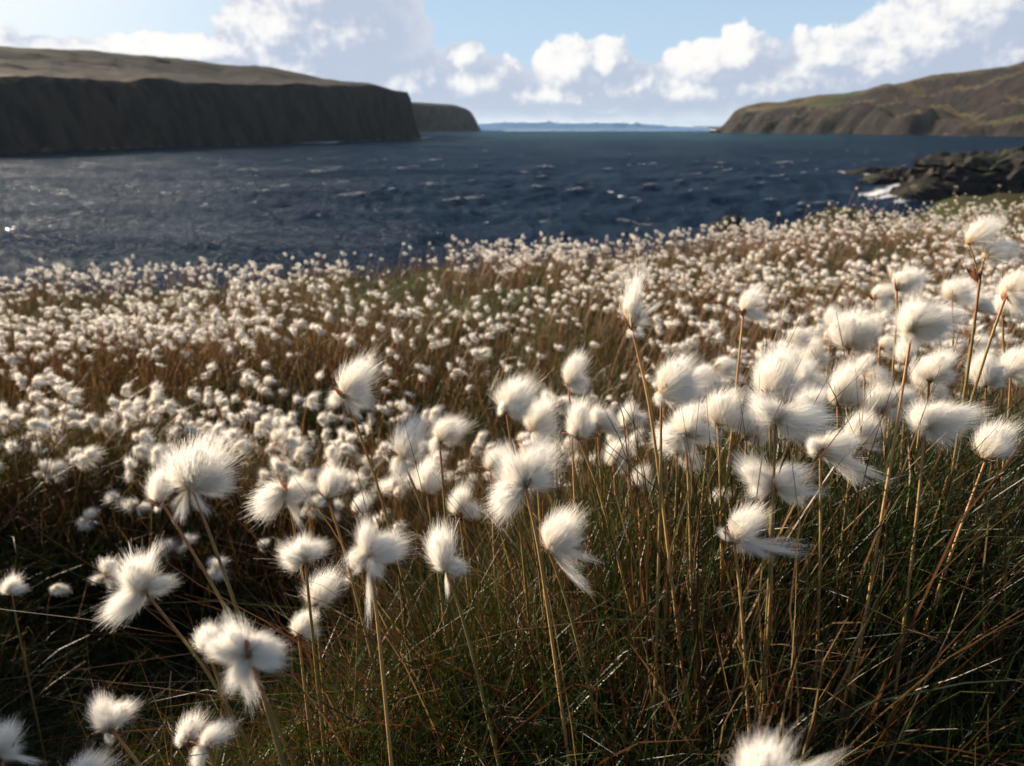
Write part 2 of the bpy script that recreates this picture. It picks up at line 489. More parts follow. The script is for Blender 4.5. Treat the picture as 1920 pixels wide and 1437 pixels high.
def headland(name, label, poly, bounds, step, top, mat, cliff_w=16, rough=9, gully=0.0, seed=50):
    xs = np.arange(bounds[0], bounds[1], step); ys = np.arange(bounds[2], bounds[3], step)
    X, Y = np.meshgrid(xs, ys, indexing='ij')
    sd = seg_dist(X, Y, poly)
    sd = sd + rough * fbm(X / 38, Y / 38, seed, 4) - rough * 0.5 * np.abs(fbm(X / 26, Y / 26, seed + 21, 3)) + rough * 0.9 * fbm(X / 120, Y / 120, seed + 7, 2)
    T = top(X, Y, sd)
    c = sstep(0, cliff_w, sd)
    ledge = 0.5 * c + 0.5 * sstep(0, cliff_w * 0.35, sd) * 0.6 + 0.2 * c
    Z = T * np.clip(ledge, 0, 1) - 4 * (1 - sstep(-8, 1, sd))
    Z = Z + sstep(2, 14, sd) * (2.0 * fbm(X / 22, Y / 22, seed + 3, 4))
    v = np.stack([X, Y, Z], -1).reshape(-1, 3)
    keep = (sd.reshape(-1) > -12)
    f = grid_faces(len(xs), len(ys))
    f = f[keep[f].any(1)]
    used = np.unique(f); remap = np.zeros(len(v), int); remap[used] = np.arange(len(used))
    me = mesh_np(name, v[used], remap[f], mat)
    return link(name, me, kind='structure', label=label)

def plan(px, d):
    """plan position in the direction of a pixel column at ground distance d"""
    v = P(px, 235, 1) - CAM
    s = d / math.hypot(v.x, v.y)
    return (v.x * s, v.y * s)

def elev_z(py, d, px=960):
    """height above the sea that shows at pixel row py at ground distance d"""
    a = azel(px, py)[1]
    return CZ + d * math.tan(R(a))

def build_headlands():
    # left headland: near cliffs recede to a blunt point
    base = [(-900, 420), (-500, 470), (-200, 520), (0, 548), (150, 610), (300, 668), (450, 745), (600, 830), (700, 930), (760, 1010), (786, 1080)]
    poly = [plan(p, d) for p, d in base]
    poly += [plan(770, 1250), plan(690, 1500), plan(400, 1900), plan(-200, 2000), plan(-1200, 1500), plan(-1500, 600)]
    sk_x = np.array([-900, -500, -200, 0, 100, 200, 350, 440, 560, 640, 700, 740, 765, 790])
    sk_y = np.array([20, 45, 70, 85, 92, 97, 110, 123, 127, 134, 143, 152, 168, 200])
    ed_x = np.array([-900, -200, 0, 250, 450, 600, 700, 790])
    ed_y = np.array([130, 146, 152, 152, 156, 160, 163, 175])
    def top(X, Y, sd):
        px = 960 + 1503.0 * np.tan(np.arctan2(X, Y))
        D = np.hypot(X, Y)
        ze = CZ + D * np.tan(np.radians(np.interp(px, ed_x, [azel(c, q)[1] for c, q in zip(ed_x, ed_y)])))
        ze = ze * (1 + 0.10 * fbm(px / 75.0, D / 300.0, 57, 3))
        zs = CZ + D * np.tan(np.radians(np.interp(px, sk_x, [azel(c, q)[1] for c, q in zip(sk_x, sk_y)])))
        t = np.clip(sd / 210.0, 0, 1)
        shelf = 0.30 * np.clip(sd / 110.0, 0, 1) + 0.70 * sstep(95, 215, sd)
        zz = ze * (1 - shelf) + zs * shelf
        zz = np.where(sd > 0, zz, ze)
        back = np.clip((sd - 210) / 260, 0, 1)
        return zz * (1 - 0.35 * back)
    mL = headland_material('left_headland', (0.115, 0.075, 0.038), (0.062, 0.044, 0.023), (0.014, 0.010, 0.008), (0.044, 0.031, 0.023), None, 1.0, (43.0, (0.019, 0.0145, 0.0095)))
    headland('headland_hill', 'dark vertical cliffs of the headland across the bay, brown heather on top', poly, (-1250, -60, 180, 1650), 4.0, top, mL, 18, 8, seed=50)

    # far low point behind it
    polyF = [plan(700, 2300), plan(880, 2320), plan(903, 2420), plan(880, 2700), plan(600, 2900)]
    def topF(X, Y, sd):
        px = 960 + 1503.0 * np.tan(np.arctan2(X, Y)); D = np.hypot(X, Y)
        e = np.interp(px, [700, 780, 850, 875, 893, 905], [azel(960, q)[1] for q in (190, 193, 197, 202, 213, 228)])
        return np.maximum(CZ + D * np.tan(np.radians(e)), 5) * (0.86 + 0.14 * np.clip(sd / 60, 0, 1))
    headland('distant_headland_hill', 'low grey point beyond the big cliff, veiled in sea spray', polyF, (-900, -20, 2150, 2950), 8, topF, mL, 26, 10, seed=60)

    # right headland
    baseR = [(1330, 1950), (1380, 1850), (1450, 1760), (1540, 1690), (1600, 1640), (1680, 1560), (1740, 1560), (1800, 1500), (1870, 1480), (1960, 1440), (2200, 1350), (2700, 1200)]
    polyR = [plan(p, d) for p, d in baseR] + [plan(3000, 2600), plan(2000, 3300), plan(1500, 2900), plan(1345, 2150)]
    rx = np.array([1300, 1330, 1352, 1370, 1400, 1450, 1600, 1750, 1800, 1850, 1920, 2100, 2700])
    ry = np.array([236, 233, 222, 207, 195, 187, 172, 152, 147, 138, 124, 80, 0])
    def topR(X, Y, sd):
        px = 960 + 1503.0 * np.tan(np.arctan2(X, Y)); D = np.hypot(X, Y)
        e = np.interp(px, rx, [azel(c, q)[1] for c, q in zip(rx, ry)])
        zs = CZ + D * np.tan(np.radians(e))
        rim = np.interp(px, [1330, 1450, 1600, 1750, 1900, 2700], [0.8, 0.62, 0.55, 0.42, 0.45, 0.45])
        t = np.clip(sd / 330.0, 0, 1) ** 0.85
        gl = fbm(X / 130 + Y / 400, Y / 420, 77, 4) * np.clip(sd / 40, 0, 1) * np.clip(1.25 - sd / 330, 0, 1)
        back = np.clip((sd - 330) / 300, 0, 1)
        return (zs * (rim + (1 - rim) * t) + 150 * gl * np.interp(px, [1400, 1600, 1750], [0.15, 0.5, 1.0])) * (1 - 0.4 * back)
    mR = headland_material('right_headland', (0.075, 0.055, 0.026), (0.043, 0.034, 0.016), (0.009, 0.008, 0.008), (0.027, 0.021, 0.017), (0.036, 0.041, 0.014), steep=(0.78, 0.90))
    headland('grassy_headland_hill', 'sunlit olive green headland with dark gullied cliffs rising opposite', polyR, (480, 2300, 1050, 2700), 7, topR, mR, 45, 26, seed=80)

    # heavy swell breaking across the mouth of the bay
    n = 420
    px = np.linspace(850, 1330, n)
    prof = np.interp(px, [850, 900, 930, 1000, 1080, 1150, 1200, 1250, 1330], [232, 221, 217, 217, 219, 218, 223, 229, 237])
    D = 2700.0
    spray = np.maximum(fbm(px / 38, px * 0 + 2.5, 191, 4, 0.6) + 0.05, 0) ** 1.0 * 9 * (prof < 234)
    rows, fo = [], []
    for dd, k, fm in ((-140, 0.0, 0.75), (-60, 0.06, 0.3), (0, 0.30, 0.0), (40, 0.55, 0.05), (70, 0.78, 0.12), (90, 0.90, 0.4), (104, 0.97, 0.7), (110, 1.0, 1.0), (125, 0.9, 1.0), (300, 0.0, 0.2)):
        pr = []
        for j, (q, yy) in enumerate(zip(px, prof)):
            wob = 22 * float(fbm(np.array([q / 40.0]), np.array([dd / 90.0]), 91, 3)[0])
            x, y = plan(q, D + dd + wob)
            z = max(0.0, (CZ + D * math.tan(R(azel(q, yy)[1])))) * 0.6 * k + (spray[j] if k >= 0.97 else spray[j] * 0.35 if k == 0.9 else 0)
            pr.append((x, y, z - 0.3)); fo.append(fm)
        rows.append(pr)
    v = np.array(rows).reshape(-1, 3)
    mB, N = new_mat('swell_water')
    gg = N.n('ShaderNodeNewGeometry')
    pr_ = N.n('ShaderNodeBsdfPrincipled', ins={'Base Color': rgba((0.10, 0.20, 0.36)), 'Roughness': 0.35, 'Specular IOR Level': 0.3,
              'Normal': N.n('ShaderNodeBump', ins={'Strength': 0.6, 'Distance': 6.0, 'Height': N.noise(gg.outputs['Position'], 0.05, 5, 0.6)}).outputs[0]})
    fn = N.noise(N.vmath('MULTIPLY', gg.outputs['Position'], (0.5, 0.5, 1.0)), 0.08, 5, 0.65)
    fm = N.smooth(N.math('ADD', attr(N, 'foam'), N.math('MULTIPLY', N.math('SUBTRACT', fn, 0.5), 1.1)), 0.35, 0.75)
    fd = N.n('ShaderNodeBsdfDiffuse', ins={0: rgba((0.82, 0.84, 0.86))})
    finish(N, N.n('ShaderNodeMixShader', ins={0: fm, 1: pr_.outputs[0], 2: fd.outputs[0]}).outputs[0])
    link('swell_water', mesh_np('swell_water', v, grid_faces(10, n)[:, ::-1], mB, {'foam': ('FLOAT', np.array(fo, np.float32))}), kind='structure', label='blue swell with a white crest breaking across the mouth of the bay')
build_headlands()

# ------------------------------------------------------------------ shore rocks
M_rock = rock_material()
def rock(name, label, centre, size, seed, rotz=0.0, sub=5):
    bm = bmesh.new()
    bmesh.ops.create_icosphere(bm, subdivisions=sub, radius=1.0)
    rs = np.random.default_rng(seed)
    co = np.array([v.co[:] for v in bm.verts])
    for q in range(9):                                   # chop with random planes: faceted, bedded rock
        n = rs.normal(size=3); n[2] = abs(n[2]) * 0.9; n /= np.linalg.norm(n)
        dd = co @ n; lim = rs.uniform(0.5, 0.85)
        co -= np.outer(np.maximum(dd - lim, 0) * 0.92, n)
    w = 0.30 * fbm(co[:, 0] * 1.7 + co[:, 2], co[:, 1] * 1.7 - co[:, 2], seed, 5, 0.55) - 0.34 * np.abs(fbm(co[:, 0] * 4 + co[:, 1] * 2, co[:, 2] * 5, seed + 3, 4, 0.6))
    co = co * (1 + w)[:, None]
    co[:, 2] += 0.12 * np.floor(co[:, 2] * 4 + fbm(co[:, 0] * 2, co[:, 1] * 2, seed + 9, 2) * 2) / 4
    for v, c in zip(bm.verts, co): v.co = c * np.array(size)
    me = bpy.data.meshes.new(name); bm.to_mesh(me); bm.free()
    me.materials.append(M_rock)
    o = link(name, me, label=label, category='rock', group='rocks along the shore')
    o.location = centre; o.rotation_euler = (0, 0, rotz)
    return o

def rock_px(name, label, px, py, wpx, hpx, depth_f, seed, rotz=0.0, sink=0.25, sub=5):
    q = floor_at(px, py)
    D = (q - CAM).length
    w = wpx * D / FPX * 0.5; h = hpx * D / FPX
    rock(name, label, (q.x, q.y + w * depth_f * 0.6, h * 0.15), (w, w * depth_f, h), seed, rotz, sub)

rock_px('shore_rock', 'tallest black rock outcrop rising from the sea behind the clifftop', 1915, 374, 320, 88, 0.5, 3)
rock_px('shore_rock', 'jagged dark rock shoulder running down from the tallest outcrop to the water', 1800, 370, 210, 50, 0.6, 14, 0.2)
rock_px('shore_rock', 'low black rock at the water with white surf breaking against it', 1735, 378, 120, 26, 0.6, 5)
rock_px('shore_rock', 'flat dark skerry just off the outcrop, surf along its front', 1705, 345, 150, 24, 0.5, 6, -0.2)
rock_px('shore_rock', 'thin reef barely above the water, farthest out of the rocks', 1635, 326, 90, 11, 0.5, 7)

def edge_rock(px, py, d, w, h, seed, label):
    q = P(px, py, d)
    rock('cliff_edge_rock', label, (q.x, q.y, q.z - h * 0.55), (w, w * 0.8, h), seed, 0.4, 4)
edge_rock(1372, 412, 12.2, 0.36, 0.13, 12, 'small dark rock poking out at the cliff edge beside the green knoll')

# ------------------------------------------------------------------ ribbons: grass blades, hairs
def ribbons(paths, widths, side, cols=None, tvals=None):
    """paths (n,s,3), widths (n,s), side (n,s,3) unit width directions -> verts, quad faces, colour, t"""
    n, s, _ = paths.shape
    a = paths - side * widths[..., None] * 0.5
    b = paths + side * widths[..., None] * 0.5
    v = np.stack([a, b], 2).reshape(-1, 3)
    base = (np.arange(n) * s * 2)[:, None] + (np.arange(s - 1) * 2)[None, :]
    base = base.reshape(-1)
    f = np.stack([base, base + 1, base + 3, base + 2], -1)
    return v, f

def unit(a):
    return a / np.maximum(np.linalg.norm(a, axis=-1, keepdims=True), 1e-9)

def tangents(p):
    t = np.empty_like(p); t[:, 1:-1] = p[:, 2:] - p[:, :-2]; t[:, 0] = p[:, 1] - p[:, 0]; t[:, -1] = p[:, -1] - p[:, -2]
    return unit(t)

GREEN = ((0.006, 0.018, 0.003), (0.026, 0.050, 0.007))
BROWN = ((0.034, 0.014, 0.006), (0.105, 0.045, 0.018))
STRAW = ((0.11, 0.070, 0.030), (0.27, 0.19, 0.095))

def grass_mesh(name, cx, cy, cz, sc, idx, kinds, per, seg, seed, tilt=0.10):
    """blades growing in clumps at (cx, cy, cz); kinds: (radius, shortest, longest, width, (green, brown, straw), lean, curl, wind)"""
    r = np.random.default_rng(seed)
    K = np.array([k[:4] + k[5:] for k in kinds]); MIX = np.cumsum([np.array(k[4]) / sum(k[4]) for k in kinds], 1)
    ci = np.repeat(np.arange(len(cx)), per); n = len(ci)
    kd = K[idx[ci]]; s = sc[ci]
    ang = r.random(n) * 6.283; rr = kd[:, 0] * np.sqrt(r.random(n)) * s
    root = np.stack([cx[ci] + np.cos(ang) * rr, cy[ci] + np.sin(ang) * rr, cz[ci] - 0.02], -1)
    L = (kd[:, 1] + (kd[:, 2] - kd[:, 1]) * r.random(n)) * s
    az_ = ang + r.normal(size=n) * 1.2
    out = np.stack([np.cos(az_), np.sin(az_), np.zeros(n)], -1)
    out[:, 0] += kd[:, 6] * r.uniform(0.3, 1.8, n)
    l0 = np.abs(r.normal(size=n)) * kd[:, 4] + np.abs(r.normal(size=len(cx)) * tilt)[ci]
    cu = np.abs(r.normal(size=n)) * kd[:, 5]
    t = np.linspace(0, 1, seg)
    an = np.minimum(l0[:, None] + cu[:, None] * t[None, :] ** 1.4, 2.3)
    dt = 1.0 / (seg - 1)
    px_ = np.concatenate([np.zeros((n, 1)), np.cumsum(np.sin(an) [:, :-1] * dt, 1)], 1) * L[:, None]
    pz_ = np.concatenate([np.zeros((n, 1)), np.cumsum(np.cos(an) [:, :-1] * dt, 1)], 1) * L[:, None]
    path = root[:, None, :] + px_[..., None] * out[:, None, :]
    path[..., 2] += pz_
    path[..., :2] += (r.normal(size=(n, seg, 2)) * 0.014 * t[None, :, None]) * L[:, None, None]
    tan = tangents(path)
    side = unit(np.cross(tan, np.broadcast_to(r.normal(size=(n, 1, 3)), tan.shape)))
    w = (kd[:, 3] * r.uniform(0.55, 1.4, n))[:, None] * np.clip(1.15 - t[None, :] ** 2, 0.12, 1)
    u = r.random(n)[:, None]
    kind = (u > MIX[idx[ci]]).sum(1).clip(0, 2)
    pal = np.array([GREEN, BROWN, STRAW]); k = r.random(n)[:, None]
    c = (pal[kind, 0] * (1 - k) + pal[kind, 1] * k)[:, None, :] * np.ones((1, seg, 1))
    dry = (t[None, :] ** 2)[..., None] * r.random((n, 1, 1)) * 0.45
    c = c * (1 - dry) + np.array([0.075, 0.042, 0.018]) * dry
    v, f = ribbons(path, w, side)
    col = np.repeat(c.reshape(-1, 3), 2, 0)
    col = np.concatenate([col, np.ones((len(col), 1))], 1)
    return mesh_np(name, v, f, M_grass, {'col': ('FLOAT_COLOR', col.astype(np.float32))})

def source_collection(name, meshes):
    c = bpy.data.collections.new(name)
    for i, me in enumerate(meshes):
        o = bpy.data.objects.new('%s_%02d' % (name, i), me)
        c.objects.link(o)
    return c

def scatter(name, label, pts, rots, scl, idx, coll):
    """one object of kind stuff: copies of the meshes of a collection on points"""
    me = bpy.data.meshes.new(name)
    n = len(pts)
    me.vertices.add(n); me.vertices.foreach_set('co', np.asarray(pts, np.float32).ravel())
    for a, typ, data, key in (('rot', 'FLOAT_VECTOR', rots, 'vector'), ('scl', 'FLOAT_VECTOR', scl, 'vector'), ('idx', 'INT', idx, 'value')):
        at = me.attributes.new(a, typ, 'POINT')
        at.data.foreach_set(key, np.asarray(data, np.int32 if typ == 'INT' else np.float32).ravel())
    o = link(name, me, kind='stuff', label=label)
    ng = bpy.data.node_groups.new(name, 'GeometryNodeTree')
    ng.interface.new_socket('Geometry', in_out='INPUT', socket_type='NodeSocketGeometry')
    ng.interface.new_socket('Geometry', in_out='OUTPUT', socket_type='NodeSocketGeometry')
    T = NT(ng)
    i = ng.nodes.new('NodeGroupInput'); q = ng.nodes.new('NodeGroupOutput')
    ci = ng.nodes.new('GeometryNodeCollectionInfo')
    ci.inputs['Collection'].default_value = coll
    ci.inputs['Separate Children'].default_value = True
    ci.inputs['Reset Children'].default_value = True
    def na(nm, typ):
        a = ng.nodes.new('GeometryNodeInputNamedAttribute'); a.data_type = typ; a.inputs[0].default_value = nm
        return a.outputs[0]
    er = ng.nodes.new('FunctionNodeEulerToRotation'); ng.links.new(na('rot', 'FLOAT_VECTOR'), er.inputs[0])
    ip = ng.nodes.new('GeometryNodeInstanceOnPoints')
    ng.links.new(i.outputs[0], ip.inputs['Points']); ng.links.new(ci.outputs[0], ip.inputs['Instance'])
    ip.inputs['Pick Instance'].default_value = True
    ng.links.new(na('idx', 'INT'), ip.inputs['Instance Index'])
    ng.links.new(er.outputs[0], ip.inputs['Rotation']); ng.links.new(na('scl', 'FLOAT_VECTOR'), ip.inputs['Scale'])
    ng.links.new(ip.outputs[0], q.inputs[0])
    md = o.modifiers.new('scatter', 'NODES'); md.node_group = ng
    return o

def in_view(x, y, margin=1.12):
    return (y > 0.12) & (np.abs(x) < margin * (y * 0.72 + 0.30))

def edge_gap(x, y):
    return np.interp(x, EX, EY) - y

def green_share(x, y):
    """1 where the turf stays green and short by the cliff edge"""
    g = np.exp(-(((x - 4.7) / 1.2) ** 2 + ((y - 12.0) / 1.2) ** 2)) + sstep(0.9, 2.6, y - 0.12 * x - 10.0 + 0.8 * vnoise(x * 0.7, y * 0.7, 99))
    return np.clip(g, 0, 1)

NEAR_KINDS = [(0.045, 0.12, 0.26, 0.0015, (8, 1.0, 0.6), 0.20, 0.8, 0.35),
              (0.05, 0.12, 0.25, 0.0014, (8.5, 1.0, 0.6), 0.26, 1.0, 0.35),
              (0.05, 0.14, 0.28, 0.0013, (7.5, 1.7, 0.7), 0.24, 1.2, 0.35),
              (0.05, 0.12, 0.26, 0.0015, (8, 0.9, 0.8), 0.32, 1.1, 0.35),
              (0.05, 0.16, 0.32, 0.0015, (0.6, 2.5, 5), 0.45, 1.9, 0.35),
              (0.06, 0.16, 0.34, 0.0011, (2.5, 5, 0.8), 0.80, 0.9, -0.7),
              (0.05, 0.20, 0.34, 0.0018, (0.2, 5, 5), 0.13, 0.30, 0.25)]
FIELD_KINDS = [(0.10, 0.08, 0.20, 0.0034, (4, 3, 1.5), 0.30, 0.9, 0.35),
               (0.10, 0.08, 0.20, 0.0034, (9, 0.9, 0.7), 0.30, 0.9, 0.35),
               (0.11, 0.09, 0.22, 0.0034, (2.4, 3.8, 2.4), 0.35, 1.0, 0.35),
               (0.11, 0.05, 0.14, 0.0040, (9, 0.8, 0.9), 0.30, 0.8, 0.35),
               (0.10, 0.16, 0.27, 0.0026, (0.3, 6, 2.5), 0.14, 0.30, 0.25)]

def scatter_grass():
    r = np.random.default_rng(77)
    n = 6800
    x = r.uniform(-1.5, 1.75, n); y = r.uniform(0.12, 1.75, n)
    hol = np.exp(-(((x + 0.50) / 0.42) ** 2 + ((y - 0.95) / 0.45) ** 2))
    ok = in_view(x, y, 1.15) & (r.random(n) < np.where(hol > 0.3, 0.36, 0.85))
    x, y, hol = x[ok], y[ok], hol[ok]
    z = height(x, y)
    d = np.hypot(x, y)
    s = np.clip(1.05 - 0.35 * hol, 0.5, 1.1) * np.clip((d - 0.10) / 0.35, 0.35, 1.0) * r.uniform(0.75, 1.15, len(x))
    fld = fbm(x * 2.2, y * 2.2, 41, 2)
    idx = np.where(fld > 0.14, 2, np.where(fld > -0.1, 1, 0))
    idx = np.where(r.random(len(x)) < 0.25, r.integers(0, 4, len(x)), idx)
    idx = np.where(r.random(len(x)) < 0.05, 4, idx)
    idx = np.where(r.random(len(x)) < 0.04, 6, idx)
    idx = np.where((hol > 0.3) & (r.random(len(x)) < 0.8), 3, idx)
    fr = np.exp(-(((x + 0.0) / 0.15) ** 2 + ((y - 0.60) / 0.20) ** 2))      # wiry reddish fringe left of the tussock
    idx = np.where(r.random(len(x)) < 0.42 * fr, 5, idx)
    me = grass_mesh('long_grass', x, y, z + CZ, s, idx, NEAR_KINDS, 22, 6, 501)
    link('long_grass', me, kind='stuff', label='long green and russet grass of the tussock in front')
    n = 34000
    y = 1.35 + 22 * r.random(n) ** 1.9; x = (r.random(n) * 2 - 1) * 1.10 * (y * 0.72 + 0.4)
    keep = r.random(n) < np.clip(0.30 + 2.3 / (y + 0.5) * 0.8, 0, 1)
    keep &= edge_gap(x, y) > -0.6
    x, y = x[keep], y[keep]
    z = height(x, y)
    fld = fbm(x * 0.8, y * 0.8, 43, 3) + 0.15 * r.normal(size=len(x))
    idx = np.where(fld > 0.10, 2, np.where(fld > -0.12, 0, 1))
    gs = green_share(x, y)
    low_ = z - (np.interp(y, HY, HZ) + 0.05 * x)
    idx = np.where((low_ < -0.02 + 0.03 * r.normal(size=len(x))) & (r.random(len(x)) < 0.85), 1, idx)  # dark green blades in the dips: shade bands put into the grass colour
    idx = np.where(r.random(len(x)) < 0.20, 4, idx)
    idx = np.where(r.random(len(x)) < gs * 0.9, 3, idx)
    s = r.uniform(0.75, 1.2, len(x)) * np.clip(1 + fld * 0.5, 0.6, 1.3) * (1 - 0.35 * gs)
    me = grass_mesh('field_grass', x, y, z + CZ, s, idx, FIELD_KINDS, 7, 4, 502)
    link('field_grass', me, kind='stuff', label='russet and green grass between the cotton heads across the clifftop')
    print('grass', len(x))
scatter_grass()

# ------------------------------------------------------------------ cotton tufts (unit length along +Z, the wind bends them to +X)
def ball(nu, nv, rad, centre, wind, seed, rough=0.12):
    u = np.linspace(0, 2 * math.pi, nu, endpoint=False); v = np.linspace(0.12, math.pi - 0.12, nv)
    U, V = np.meshgrid(u, v, indexing='ij')
    k = 1 + rough * 2 * fbm(U * 1.3, V * 2.2, seed, 3)
    x = np.cos(U) * np.sin(V) * rad[0] * k; y = np.sin(U) * np.sin(V) * rad[1] * k; z = np.cos(V) * rad[2] * k + centre
    x = x + wind * np.clip(z, 0, 1.2) ** 1.6
    i = np.arange(nu * nv).reshape(nu, nv)
    f = np.stack([i, np.roll(i, -1, 0), np.roll(np.roll(i, -1, 0), -1, 1), np.roll(i, -1, 1)], -1)[:, :-1].reshape(-1, 4)
    top = np.stack([x, y, z], -1).reshape(-1, 3)
    return top, f[:, ::-1], np.clip(z.reshape(-1) * 0.9 + 0.15, 0.2, 1)

def tuft(name, kind, n, wid, seed, seg=5, core=True, core_k=1.0, rag=1.0):
    r = np.random.default_rng(seed)
    wind = r.uniform(0.24, 0.55)
    nl = int(r.integers(15, 30)) if kind == 'puff' else 9
    if kind == 'puff':
        lt = np.arccos(1 - r.random(nl) * 1.55); lp = r.random(nl) * 6.283; ll = 0.96 + (r.random(nl) - 0.55) * 0.55 * rag
        k = r.integers(0, nl, n)
        pull = r.uniform(0.1, 0.9, n)
        th = np.arccos(1 - r.random(n) * 1.6); ph = r.random(n) * 6.283
        def sph(t, p): return np.stack([np.sin(t) * np.cos(p), np.sin(t) * np.sin(p), np.cos(t)], -1)
        dirv = unit(sph(th, ph) * (1 - pull)[:, None] + sph(lt, lp)[k] * pull[:, None])
        rad = 0.5 * ll[k] * r.uniform(0.70, 1.06, n)
        fly = r.random(n) < 0.07
        rad = np.where(fly, rad * r.uniform(1.05, 1.45, n), rad)
        lee = np.clip(dirv[:, 0], -1, 1)
        rad = rad * np.where(lee > 0, 1 + 0.30 * lee, 1 + 0.16 * lee)            # combed flat on the windward side, trailing on the lee
        tip = dirv * rad[:, None] * np.array([0.98, 0.98, 1.0]) + np.array([0, 0, 0.5])
        root = np.stack([r.normal(size=n) * 0.035, r.normal(size=n) * 0.035, r.uniform(0.0, 0.22, n)], -1)
        ctl = np.stack([tip[:, 0] * r.uniform(0.55, 1.0, n), tip[:, 1] * r.uniform(0.55, 1.0, n), root[:, 2] + (tip[:, 2] - root[:, 2]) * r.uniform(0.25, 0.55, n)], -1)
        cen = np.array([0, 0, 0.42])
    else:
        lp = r.normal(size=(nl, 2)) * 0.15; ll = r.uniform(0.55, 1.05, nl)
        k = r.integers(0, nl, n)
        tip2 = lp[k] + r.normal(size=(n, 2)) * 0.045
        L = ll[k] * r.uniform(0.7, 1.08, n)
        tip = np.concatenate([tip2, L[:, None]], 1)
        root = np.stack([r.normal(size=n) * 0.03, r.normal(size=n) * 0.03, r.uniform(0.0, 0.12, n)], -1)
        bow = r.normal(size=(nl, 2)) * 0.10
        ctl = np.concatenate([tip2 * 0.5 + bow[k] + r.normal(size=(n, 2)) * 0.06, (L * 0.5)[:, None]], 1)
        cen = None
    t = np.linspace(0, 1, seg)[None, :, None]
    path = root[:, None] * (1 - t) ** 2 + 2 * ctl[:, None] * t * (1 - t) + tip[:, None] * t * t
    path[..., 0] += wind * np.clip(path[..., 2], 0, 1.3) ** 1.6
    fr = r.normal(size=(n, seg, 3)) * 0.016 * t
    fr += (r.normal(size=(n, 1, 3)) * 0.08) * t ** 3                      # loose tips
    path = path + fr
    tan = tangents(path)
    outw = path - (np.array([0, 0, 0.42]) if cen is None else cen)
    s_out = np.cross(tan, unit(outw))
    s_rnd = np.cross(tan, np.broadcast_to(r.normal(size=(n, 1, 3)), tan.shape))
    choose = (r.random(n) < 0.6)[:, None, None]
    side = unit(np.where(choose, s_out, s_rnd))
    w = wid * r.uniform(0.6, 1.3, n)[:, None] * np.linspace(1.0, 0.35, seg)[None, :]
    v, f = ribbons(path, w, side)
    tt = np.repeat((np.linalg.norm(path, axis=-1) * 0.95 + 0.02).reshape(-1), 2)
    if core and kind == 'puff':
        bv, bf, bt = ball(16, 9, (0.25 * core_k, 0.25 * core_k, 0.30 * core_k), 0.47, wind, seed, 0.35)
        f = np.concatenate([f, bf + len(v)]); v = np.concatenate([v, bv]); tt = np.concatenate([tt, bt])
    return mesh_np(name, v, f, M_cotton, {'tt': ('FLOAT', np.clip(tt, 0, 1).astype(np.float32))})

PUFF = [tuft('cotton_tuft', 'puff', 2300, 0.0062, 300 + i, 6, core_k=0.86, rag=0.8 + 0.4 * (i % 3)) for i in range(14)]
WISP = [tuft('cotton_wisp', 'wisp', 420, 0.0062, 400 + i, 8) for i in range(8)]
PUFF1 = [tuft('cotton_tuft', 'puff', 560, 0.014, 500 + i, 4, core_k=0.75, rag=2.0) for i in range(8)]
WISP1 = [tuft('cotton_wisp', 'wisp', 110, 0.014, 600 + i, 5) for i in range(4)]
PUFF2 = [tuft('cotton_tuft', 'puff', 150, 0.032, 700 + i, 3, core_k=0.85, rag=2.0) for i in range(6)]

# ------------------------------------------------------------------ stems, bracts
def tube(path, radii, sides=5):
    """path list of Vectors -> verts, quads"""
    p = np.array([q[:] for q in path]); n = len(p)
    tan = tangents(p[None])[0]
    ref = np.array([0.0, 1.0, 0.0]); s1 = unit(np.cross(tan, ref)); s2 = np.cross(tan, s1)
    a = np.linspace(0, 2 * math.pi, sides, endpoint=False)
    ring = (np.cos(a)[None, :, None] * s1[:, None] + np.sin(a)[None, :, None] * s2[:, None]) * np.asarray(radii)[:, None, None]
    v = (p[:, None] + ring).reshape(-1, 3)
    i = np.arange(n * sides).reshape(n, sides)
    f = np.stack([i, np.roll(i, -1, 1), np.roll(np.roll(i, -1, 1), -1, 0), np.roll(i, -1, 0)], -1)[:-1].reshape(-1, 4)
    return v, f

def stem_mesh(path, r0, r1, tone, pink=0.6, sides=5):
    n = len(path)
    t = np.linspace(0, 1, n)
    v, f = tube(path, r0 + (r1 - r0) * t, sides)
    olive = np.array([0.17, 0.13, 0.036]); rust = np.array([0.32, 0.115, 0.036]); straw = np.array([0.40, 0.235, 0.08])
    base = olive * (1 - tone) + straw * tone
    c = base[None] * np.ones((n, 1)) * (0.85 + 0.3 * rng.random((n, 1)))
    k = (sstep(0.62, 1.0, t) * pink)[:, None]
    k2 = (sstep(0.35, 0.0, t) * 0.6)[:, None]
    c = c * (1 - k) + rust * k
    c = c * (1 - k2) + rust * 0.8 * k2
    col = np.concatenate([np.repeat(c, sides, 0), np.ones((n * sides, 1))], 1)
    return mesh_np('stem', v, f, M_stem, {'col': ('FLOAT_COLOR', col.astype(np.float32))})

